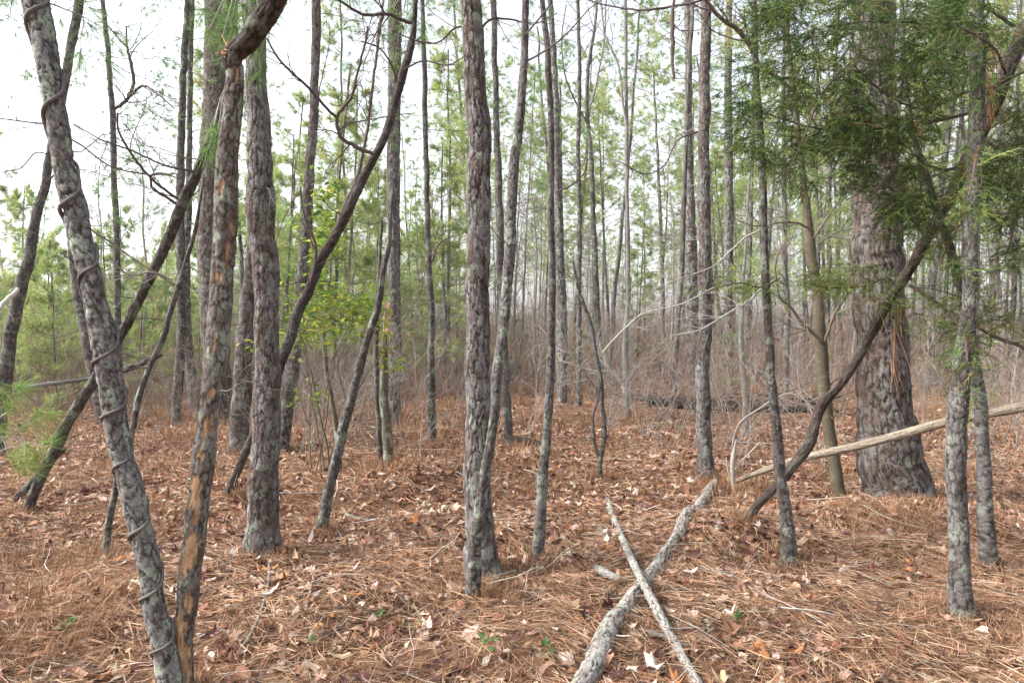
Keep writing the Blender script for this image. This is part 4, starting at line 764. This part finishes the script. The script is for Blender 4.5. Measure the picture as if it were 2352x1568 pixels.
cedar_bough([(2264,250,12),(2220,262,11),(2150,278,10),(2060,290,9),(1960,300,7),(1850,290,5),(1760,260,4)], 4.5, 3.8, [(1830,260,150,80,900),(1720,235,60,45,210),(1950,300,110,60,520),(1780,350,70,45,190),(2060,330,90,60,300)])
cedar_bough([(2290,200,11),(2240,205,10),(2170,235,9),(2130,250,7),(2040,220,6),(1960,150,4)], 4.5, 3.6, [(2040,200,100,90,520),(1930,130,100,70,460),(2120,170,80,60,260)])
cedar_bough([(2330,60,11),(2240,10,10),(2180,20,9),(2110,50,9),(2060,50,8),(2000,50,6),(1900,60,4)], 4.5, 3.7, [(1900,30,130,60,620),(2040,20,110,60,400),(1800,60,60,60,190),(2180,30,80,50,220),(1790,10,50,40,120)])
cedar_bough([(2224,365,12),(2180,390,9),(2120,380,7),(2050,400,6),(2000,450,4)], 4.6, 3.9, [(2020,420,80,80,520),(2060,480,60,50,260),(2120,340,60,60,160),(1990,350,60,60,260)])
cedar_bough([(2190,440,10),(2160,460,7),(2100,500,6),(2060,540,4)], 4.6, 4.2, [(2090,440,60,60,200),(2140,400,60,50,120),(2060,520,30,30,70)])
cedar_bough([(2250,310,11),(2300,340,9),(2340,330,8),(2400,320,6)], 4.5, 4.2, [(2280,390,60,40,200),(2330,370,60,50,240),(2300,440,60,60,220),(2340,300,40,40,120),(2250,480,50,40,110)])
cedar_bough([(2300,190,10),(2340,170,9),(2400,150,7)], 4.4, 4.0, [(2340,60,50,50,120),(2250,70,60,60,200),(2340,240,40,40,100),(2200,100,60,60,200),(2180,200,60,40,120),(2150,90,50,50,130)])
cedar_bough([(1980,120,6),(1900,200,7),(1840,330,6),(1800,420,4)], 3.9, 3.8, [(1830,380,60,50,170),(1750,300,50,40,90),(1800,200,90,60,260),(1740,170,50,60,100),(1845,425,30,30,60)])
LG = [(.16, .22, .05), (.11, .18, .05), (.22, .25, .07), (.08, .13, .04), (.26, .22, .09)]
cedar_bough([(2094,640,9),(2070,650,8),(2040,640,7),(1990,655,6),(1900,660,4),(1850,650,3)], 5.0, 4.6, [(1960,640,90,28,200),(2000,680,60,40,110),(1880,650,40,20,60),(2080,660,40,40,60)], cols=LG, brown=.1)
cedar_bough([(2092,655,12),(2130,680,12),(2180,715,11),(2240,750,10),(2300,780,11),(2360,800,12),(2420,820,12)], 5.0, 4.4, [(2160,700,70,40,110),(2240,720,60,50,130),(2220,850,30,50,110),(2225,770,35,45,90),(2320,720,50,40,70),(2150,760,50,40,50),(2330,640,50,60,90)], cols=LG, brown=.1)
cedar_bough([(1790,640,4),(1750,660,5),(1700,650,4),(1650,660,3),(1620,672,3)], 4.8, 4.5, [(1720,650,70,12,80),(1750,680,40,14,40),(1670,665,50,10,45)], cols=LG)
cedar_bough([(2200,420,9),(2210,500,6),(2180,560,5),(2160,600,3)], 4.6, 4.4, [(2170,560,50,50,90),(2230,640,30,50,60),(2150,500,40,50,80),(2290,520,60,50,100)], cols=LG, brown=.08)
cedar_bough([(2380,420,8),(2340,480,7),(2320,560,5)], 4.3, 4.2, [(2330,510,40,70,130),(2345,600,25,60,70)], cols=CG)
cedar_bough([(2310,170,9),(2290,120,8),(2240,80,7),(2200,60,5)], 4.3, 2.7, [(2240,60,45,70,170),(2250,170,40,60,120),(2215,30,50,40,120)])
cedar_bough([(2270,270,9),(2250,330,8),(2235,400,6),(2225,450,4)], 4.4, 2.7, [(2235,330,30,60,60),(2230,430,30,60,80),(2255,470,30,40,40)], cols=LG)
cedar_bough([(2180,715,8),(2210,760,6),(2222,830,4)], 4.6, 2.8, [(2218,800,20,60,60),(2225,880,16,40,34),(2210,620,26,40,40)], cols=LG)
# straw needles hung over the cedar
o = thing('hanging_straw', 'tan dead needle clusters draped over the leaning cedar limbs', 'dead needles', P(2250, 130, 4.2))
mb = MB()
for px, py, n, L in ((2255,140,50,.34),(2270,210,40,.3),(2280,100,24,.3),(2105,200,16,.2),(2110,225,20,.14),(2045,300,14,.25),(2060,700,14,.25),(2052,760,12,.35),(2048,830,7,.3)):
    dd = 4.15 if py < 400 else 4.9; C = A([P(px + rc.normal(0, 5), py + rc.normal(0, 12), dd) for _ in range(n)])
    strips(mb, C, C + nrm(rc.normal(size=(n, 3)) * .12 + A([.1, 0, -1.])) * L * rc.uniform(.4, 1, (n, 1)), .003, pal(rc, n, [(.50, .30, .18), (.42, .24, .13)], [1, 1]), .08, .5, rng=rc)
mb.build('needles', M_straw, o, smooth=False)

# ------------------------------------------------------------------ background pines: a few meshes, many separate trees
def bg_pine(rng, Ht, r0, cb, nb, Lb, tn, tw, dense=1.0, tone=((.35, .44, .16), (.28, .37, .135), (.42, .46, .18), (.42, .39, .18))):
    k = 24; t = np.linspace(0, 1, k); wx = (np.cumsum(rng.normal(0, .045, k)) + np.linspace(0, 1, k) * rng.normal(0, .5)) * Ht / 24; wy = np.cumsum(rng.normal(0, .04, k)) * Ht / 24
    ctr = np.stack([wx - wx[0], wy - wy[0], t * Ht - .15], 1); r = r0 * .78 * (1 - .72 * t); r[0] *= 1.2
    tr = MB(); bark_tube(tr, smooth_path(np.concatenate([ctr, r[:, None]], 1), .12)[0][:, :3], smooth_path(np.concatenate([ctr, r[:, None]], 1), .12)[0][:, 3], 'pine', .035, rng.integers(99), 2.2, 0, False, .5, sides=14)
    n0 = 24; idx = rng.integers(1, int(k * cb) + 3, n0); az = rng.uniform(0, 6.28, n0)
    Dd = grow(rng, ctr[idx], np.stack([np.cos(az), np.sin(az), rng.normal(.1, .25, n0)], 1), rng.uniform(.4, 1.6, n0), 6, .15, 0); mtube(tr, Dd, np.tile(np.linspace(.012, .004, 6), (n0, 1)), 4, (.22, .19, .18))
    p, q_, j, tt = kids(rng, Dd, 6, .2, 1, .8); D2 = grow(rng, p, q_, rng.uniform(.2, .8, len(j)), 5, .2, 0); mtube(tr, D2, np.tile([.006, .005, .0045, .004, .003], (len(j), 1)), 3, (.27, .24, .23))
    cr_ = MB(); tb = np.sort(rng.uniform(cb, .99, nb)); az = rng.uniform(0, 6.28, nb); ii = tb * (k - 1); i = np.minimum(ii.astype(int), k - 2); f = (ii - i)[:, None]
    S0 = ctr[i] * (1 - f) + ctr[i + 1] * f; Ln = Lb * (1.15 - (tb - cb) / (1.001 - cb) * .75) * rng.uniform(.5, 1.15, nb)
    B = grow(rng, S0, np.stack([np.cos(az), np.sin(az), rng.normal(.25, .2, nb)], 1), Ln, 8, .11, .03); mtube(cr_, B, (.006 + .008 * Ln / Lb)[:, None] * np.linspace(1, .3, 8), 4, (.17, .14, .125), 0)
    p, q_, j, tt = kids(rng, B, 5, .3, 1, .8); B2 = grow(rng, p, q_, Ln[j] * rng.uniform(.15, .4, len(j)), 5, .15, .03); mtube(cr_, B2, np.tile([.005, .0045, .004, .0035, .003], (len(j), 1)), 3, (.17, .14, .125), 0)
    e = np.concatenate([B[:, -1], B2[:, -1], B2[:, 2], B[:, 5]]); de = np.concatenate([B[:, -1] - B[:, -2], B2[:, -1] - B2[:, -2], B2[:, 2] - B2[:, 1], B[:, 5] - B[:, 4]])
    keep = rng.random(len(e)) < dense; e, de = e[keep], de[keep]
    tufts(cr_, e, nrm(de) + A([0, 0, .1]), tn, .23, tw, .55, rng, pal(rng, len(e), tone, [3, 3, 2, .8], .15), m=1, droop=.15)
    return tr, cr_
VAR = []
rb = np.random.default_rng(90)
specs = [(13, .12, .24, 62, 1.9), (15, .14, .30, 60, 2.1), (11, .085, .2, 52, 1.6), (16, .18, .36, 60, 2.3), (8.5, .065, .14, 52, 1.4), (7, .055, .08, 52, 1.3), (5.5, .045, .04, 50, 1.3), (14, .10, .26, 50, 1.7), (15, .11, .52, 34, 1.9), (17, .15, .56, 36, 2.1), (12, .07, .5, 26, 1.4)]
for sp in specs:
    tr, cr_ = bg_pine(rb, *sp, 20, .0095)
    a = tr.build('trunk', M_bark); b_ = cr_.build('crown', [M_twig, M_needle], smooth=False); VAR.append((a.data, b_.data)); bpy.data.objects.remove(a); bpy.data.objects.remove(b_)
def bg_bare(rng, Ht, r0):
    tr = MB(); c = tuple(A((.25, .225, .205)) * rng.uniform(.8, 1.25)); k = 14
    P0 = grow(rng, A([[0, 0, -.1]]), A([[rng.normal(0, .1), 0, 1.]]), A([Ht]), k, .06, .05); R0 = r0 * np.linspace(1, .15, k)[None]; mtube(tr, P0, R0, 8, c); out = MB()
    p, q, i, tt = kids(rng, P0, 26, .2, .98, .65); P1 = grow(rng, p, q, Ht * .3 * (1.15 - tt) * rng.uniform(.5, 1.2, len(i)), 9, .13, .05); R1 = np.minimum(r0 * .35 * (1.1 - tt), .02)[:, None] * np.linspace(1, .3, 9); mtube(out, P1, R1, 5, c)
    p, q, i, tt = kids(rng, P1, 7, .2, 1, .7); P2 = grow(rng, p, q, rng.uniform(.25, .9, len(i)), 6, .16, .04); mtube(out, P2, np.tile(np.linspace(.006, .003, 6), (len(i), 1)), 3, c)
    p, q, i, tt = kids(rng, P2, 3, .2, 1, .7); P3 = grow(rng, p, q, rng.uniform(.12, .4, len(i)), 4, .16, .02); mtube(out, P3, np.tile(np.linspace(.0035, .002, 4), (len(i), 1)), 3, c)
    return tr, out
NB = len(VAR)
for Ht_, r_ in ((7, .045), (9, .06), (5, .03), (11, .08)):
    tr, cr_ = bg_bare(rb, Ht_, r_); a = tr.build('trunk', M_twig); b_ = cr_.build('crown', M_twig); VAR.append((a.data, b_.data)); bpy.data.objects.remove(a); bpy.data.objects.remove(b_)
bg_list = []
placed = [(q['ctr'][0][0], q['ctr'][0][1]) for q in T.values()]
NM = ['tall pine', 'lofty pine', 'slim pine', 'stout pine', 'young pine', 'low bushy pine', 'short dense pine', 'narrow pine', 'high crowned pine', 'broad high crowned pine', 'thin high crowned pine', 'bare grey tree', 'tall leafless tree', 'small leafless tree', 'lofty leafless tree']
MARK = [(-50, 'left edge trunk'), (110, 'vine wrapped trunk'), (265, 'pale thin pine'), (425, 'paired slim pines'), (520, 'crooked peeling stem'), (610, 'stout left pine'), (720, 'curving medium pine'), (905, 'grey snag'), (985, 'lone dark pine'),
        (1100, 'stout central pine'), (1180, 'bending stem'), (1267, 'slender dark pine'), (1365, 'crooked sapling'), (1440, 'pale bent trunk'), (1600, 'reddish grey pine'), (1750, 'slim scaly stem'), (1870, 'forked olive tree'), (2020, 'massive pine'), (2225, 'nearest right trunk'), (2352, 'right frame edge')]
def add_bg(x, y, v, s):
    g = float(gz(x, y)); px = 1176 + x / y * F
    bg_list.append((x, y, g, v, s, px))
for _ in range(4000):
    if len(bg_list) >= 225: break
    px = rb.choice([rb.uniform(-80, 2430), rb.uniform(-80, 1000)], p=[.75, .25]); y = math.sqrt(rb.uniform((14 if px < 560 else 17) ** 2, 44 ** 2)); x = (px - 1176) / F * y
    if any(abs(px - b[5]) < 9 and abs(y - b[1]) < 9 for b in bg_list): continue
    if min((x - a) ** 2 + (y - b) ** 2 for a, b in placed + [(b[0], b[1]) for b in bg_list]) < 1.6: continue
    if px < 560: v = rb.choice([4, 5, 6, 2], p=[.12, .43, .43, .02]); 
    elif px < 1050: v = rb.choice([0, 2, 4, 5, 7], p=[.05, .2, .35, .3, .1])
    else: v = rb.choice([0, 1, 3, 7, 4, 8, 9, 10], p=[.08, .1, .06, .1, .03, .22, .13, .28])
    if rb.random() < .27: v = NB + rb.integers(4)
    add_bg(x, y, int(v), rb.uniform(.85, 1.12) * (.75 if px < 560 else .9 if px < 1050 else 1))
cnt = {}
for x, y, g, v, s, px in sorted(bg_list, key=lambda b: b[1]):
    i = max(0, sum(m[0] < px for m in MARK) - 1); i = min(i, len(MARK) - 2)
    key = (i, v); cnt[key] = cnt.get(key, 0) + 1; nth = ['nearest', 'second', 'third', 'fourth', 'fifth', 'sixth', 'seventh', 'eighth', 'ninth', 'tenth', 'eleventh', 'twelfth'][min(cnt[key] - 1, 11)]
    lab = f'{nth} background {NM[v]} between {MARK[i][1]} and {MARK[i + 1][1]}'
    o = bpy.data.objects.new('pine_tree' if v < NB else 'bare_tree', None); S.collection.objects.link(o); o.location = (x, y, g); o.rotation_euler = (rb.normal(0, .035), rb.normal(0, .035), rb.uniform(0, 6.28)); o.scale = (s, s, s * rb.uniform(.85, 1.15))
    tag(o, lab, 'tree', 'background pines' if v < NB else 'background leafless trees')
    for nm, me in (('trunk', VAR[v][0]), ('crown', VAR[v][1])):
        c = bpy.data.objects.new(nm, me); S.collection.objects.link(c); c.parent = o

# far woods as one mass
fw = MB(); rf = np.random.default_rng(55)
for _ in range(270):
    y = math.sqrt(rf.uniform(44 ** 2, 120 ** 2)); x = rf.uniform(-.95, .95) * y; left = x / y < -.35
    Ht = rf.uniform(6, 10) if left else rf.uniform(10, 19); r = rf.uniform(.04, .12); c = np.stack([np.full(6, x) + np.cumsum(rf.normal(0, .22, 6)), np.full(6, y), np.linspace(-.3, Ht, 6)], 1)
    mtube(fw, c, r * np.linspace(1, .35, 6)[None], 6, (.24, .205, .195), 0)
    n = int(Ht * (24 if left else 10)); cb = rf.uniform(.05, .3) if left else rf.uniform(.5, .72); t = rf.uniform(cb, 1, n); rad = (1.9 - 1.4 * (t - cb) / (1 - cb)) * (.5 + .5 * rf.random(n)); a = rf.uniform(0, 6.28, n)
    C = np.stack([x + np.cos(a) * rad, y + np.sin(a) * rad, t * Ht], 1); tufts(fw, C, rf.normal(size=(n, 3)), 10, .36, .028, .8, rf, pal(rf, n, [(.31, .40, .18), (.25, .33, .15), (.36, .40, .19)], [1, 1, 1], .15), m=1)
tag(fw.build('far_woods', [M_twig, M_far], smooth=False), 'dense pine woods fading into a single mass behind the clearing', 'woods', kind='stuff')

# ------------------------------------------------------------------ bare shrubs in the middle distance, each its own thing
rs = np.random.default_rng(71)
TN = [(.22, .195, .175), (.15, .12, .10), (.19, .13, .10), (.30, .28, .255)]
shr = []
def shrub(px, d, h, n, r0, colr, label, wob=.16, spread=.35, sub=6):
    x = (px - 1176) / F * d; b0 = A([x, d, float(gz(x, d)) - .03]); rm = max(.001, d * .00017)
    a1, a2, a3 = bare(rs, b0, n, h, max(r0 * .65, rm * 1.3), wob, sub, colr, spread, rmin=rm)
    mb = MB(); mtube(mb, *a1, 5, colr); mtube(mb, *a2, 4, A(colr) * 1.05); mtube(mb, *a3, 3, A(colr) * 1.1)
    for q in range(len(mb.v)): mb.v[q] = mb.v[q] - b0
    o = mb.build('bare_shrub', M_twig); o.location = tuple(b0); tag(o, label, 'shrub', 'leafless shrubs in the understorey')
    return o
specs = []
for _ in range(46):
    px = rs.uniform(-40, 2400); d = rs.uniform(8.5, 19)
    if 900 < px < 1500 and d < 11.5: d += 4
    if px < 600 and d < 11: d += 3
    specs.append((px, d))
specs += [(1300,13),(1480,10.8),(1508,9.2),(1530,9.8),(1560,12),(1740,10),(1790,8.6),(1640,8.8),(1700,8.2),(1540,8.7),(1460,9.3),(1900,8),(2150,7.8),(2320,7),(1350,10),(1580,10.5),(1620,11),(1210,11),(1060,12),(330,9.5),(150,10),(1830,11),(1960,10),(2120,9.5),(2200,9),(2290,8.6),(2340,10),(2100,13),(1400,12),(640,10.5),(690,9.5),(820,10),(930,10),(1660,9.5),(2380,7.8)]
for _ in range(22): specs.append((rs.uniform(230, 1120), rs.uniform(8.2, 14)))
cnt = {}
for px, d in sorted(specs, key=lambda q: q[1]):
    i = min(max(0, sum(m[0] < px for m in MARK) - 1), len(MARK) - 2); cnt[i] = cnt.get(i, 0) + 1; nth = ['nearest', 'second', 'third', 'fourth', 'fifth', 'sixth', 'seventh', 'eighth', 'ninth', 'tenth', 'eleventh', 'twelfth'][min(cnt[i] - 1, 11)]
    ci = rs.integers(4); h = rs.uniform(1.1, 2.6) * (1 if px > 560 else .8)
    shrub(px, d, h, int(rs.integers(3, 7)), rs.uniform(.005, .011), TN[ci], f"{nth} {['grey','dull brown','reddish brown','pale'][ci]} shrub between {MARK[i][1]} and {MARK[i + 1][1]}")

# thicket: the brush behind the clearing that nobody could count
tk = MB(); n = 8500; y = np.sqrt(rs.uniform(12 ** 2, 44 ** 2, n)); px = np.where(rs.random(n) < .25, rs.uniform(-120, 900, n), rs.uniform(-120, 2480, n)); x = (px - 1176) / F * y
keep = ~((y < 19) & (px > 1000) & (px < 1560) & (rs.random(n) < .8)); x, y = x[keep], y[keep]; n = len(x)
S0 = np.stack([x, y, gz(x, y)], 1); h = rs.uniform(.8, 3.3, n) * np.clip(y / 26, .6, 1.15); Q = grow(rs, S0, np.stack([rs.normal(0, .25, n), rs.normal(0, .25, n), np.ones(n)], 1), h, 8, .13, .03)
cl = pal(rs, n, [(.24, .20, .17), (.17, .125, .10), (.25, .155, .105), (.34, .31, .28), (.20, .17, .10)], [2, 2.5, 3, .8, 1]); mtube(tk, Q, (np.maximum(.004, y * .0003) * rs.uniform(.7, 2, n))[:, None] * np.linspace(1, .35, 8), 4, cl)
p, q_, i, tt = kids(rs, Q, 5, .15, 1, .7); Q2 = grow(rs, p, q_, h[i] * rs.uniform(.15, .45, len(i)), 5, .2, .0); mtube(tk, Q2, np.repeat((np.maximum(.002, y[i] * .00018))[:, None], 5, 1), 3, cl[i] * 1.08)
tag(tk.build('thicket', M_twig), 'grey brown tangle of leafless brush behind the clearing', 'brush', kind='stuff')
# evergreen understorey at the left and scattered behind
ug = MB(); n = 5200; y = np.sqrt(rs.uniform(15 ** 2, 42 ** 2, n)); px = rs.uniform(-120, 2480, n)
dl_ = vn(px / 150, y / 5, 44) * .7 + np.where(px < 560, .28, np.where(px < 1000, .10, -.07)); keep = dl_ > .50; px, y = px[keep], y[keep]; n = len(y); x = (px - 1176) / F * y
z = rs.uniform(.4, 3.2, n) * np.where(px < 560, 1.25, .8); C = np.stack([x, y, z], 1); tufts(ug, C, rs.normal(size=(n, 3)), 16, .26, .016, .9, rs, pal(rs, n, [(.19, .29, .10), (.14, .23, .08), (.28, .31, .12), (.33, .28, .14)], [3, 2, 1.5, .7], .2))
tag(ug.build('evergreen_brush', M_far, smooth=False), 'low green evergreen brush filling the gaps behind the trunks', 'brush', kind='stuff')

# thin haze volume added to pale the far trunks, standing in for glare
hz = bpy.data.materials.new('haze'); hz.use_nodes = True; t = hz.node_tree; t.nodes.clear()
out = t.nodes.new('ShaderNodeOutputMaterial'); pv_ = t.nodes.new('ShaderNodeVolumePrincipled'); pv_.inputs['Density'].default_value = HAZE
pv_.inputs['Color'].default_value = (.93, .96, 1, 1); pv_.inputs['Anisotropy'].default_value = .3; t.links.new(pv_.outputs[0], out.inputs['Volume'])
mb = MB(); x0, x1, y0, y1, z0, z1 = -265, 265, -65, 330, -2, 24
mb.add([(x, y, z) for z in (z0, z1) for y in (y0, y1) for x in (x0, x1)], [[0, 2, 3, 1], [4, 5, 7, 6], [0, 1, 5, 4], [2, 6, 7, 3], [0, 4, 6, 2], [1, 3, 7, 5]])
if HAZE: tag(mb.build('haze', hz, smooth=False), kind='stuff')
for o in ORG:
    if '_o' in o: del o['_o']
print('verts', sum(len(m.vertices) for m in bpy.data.meshes))
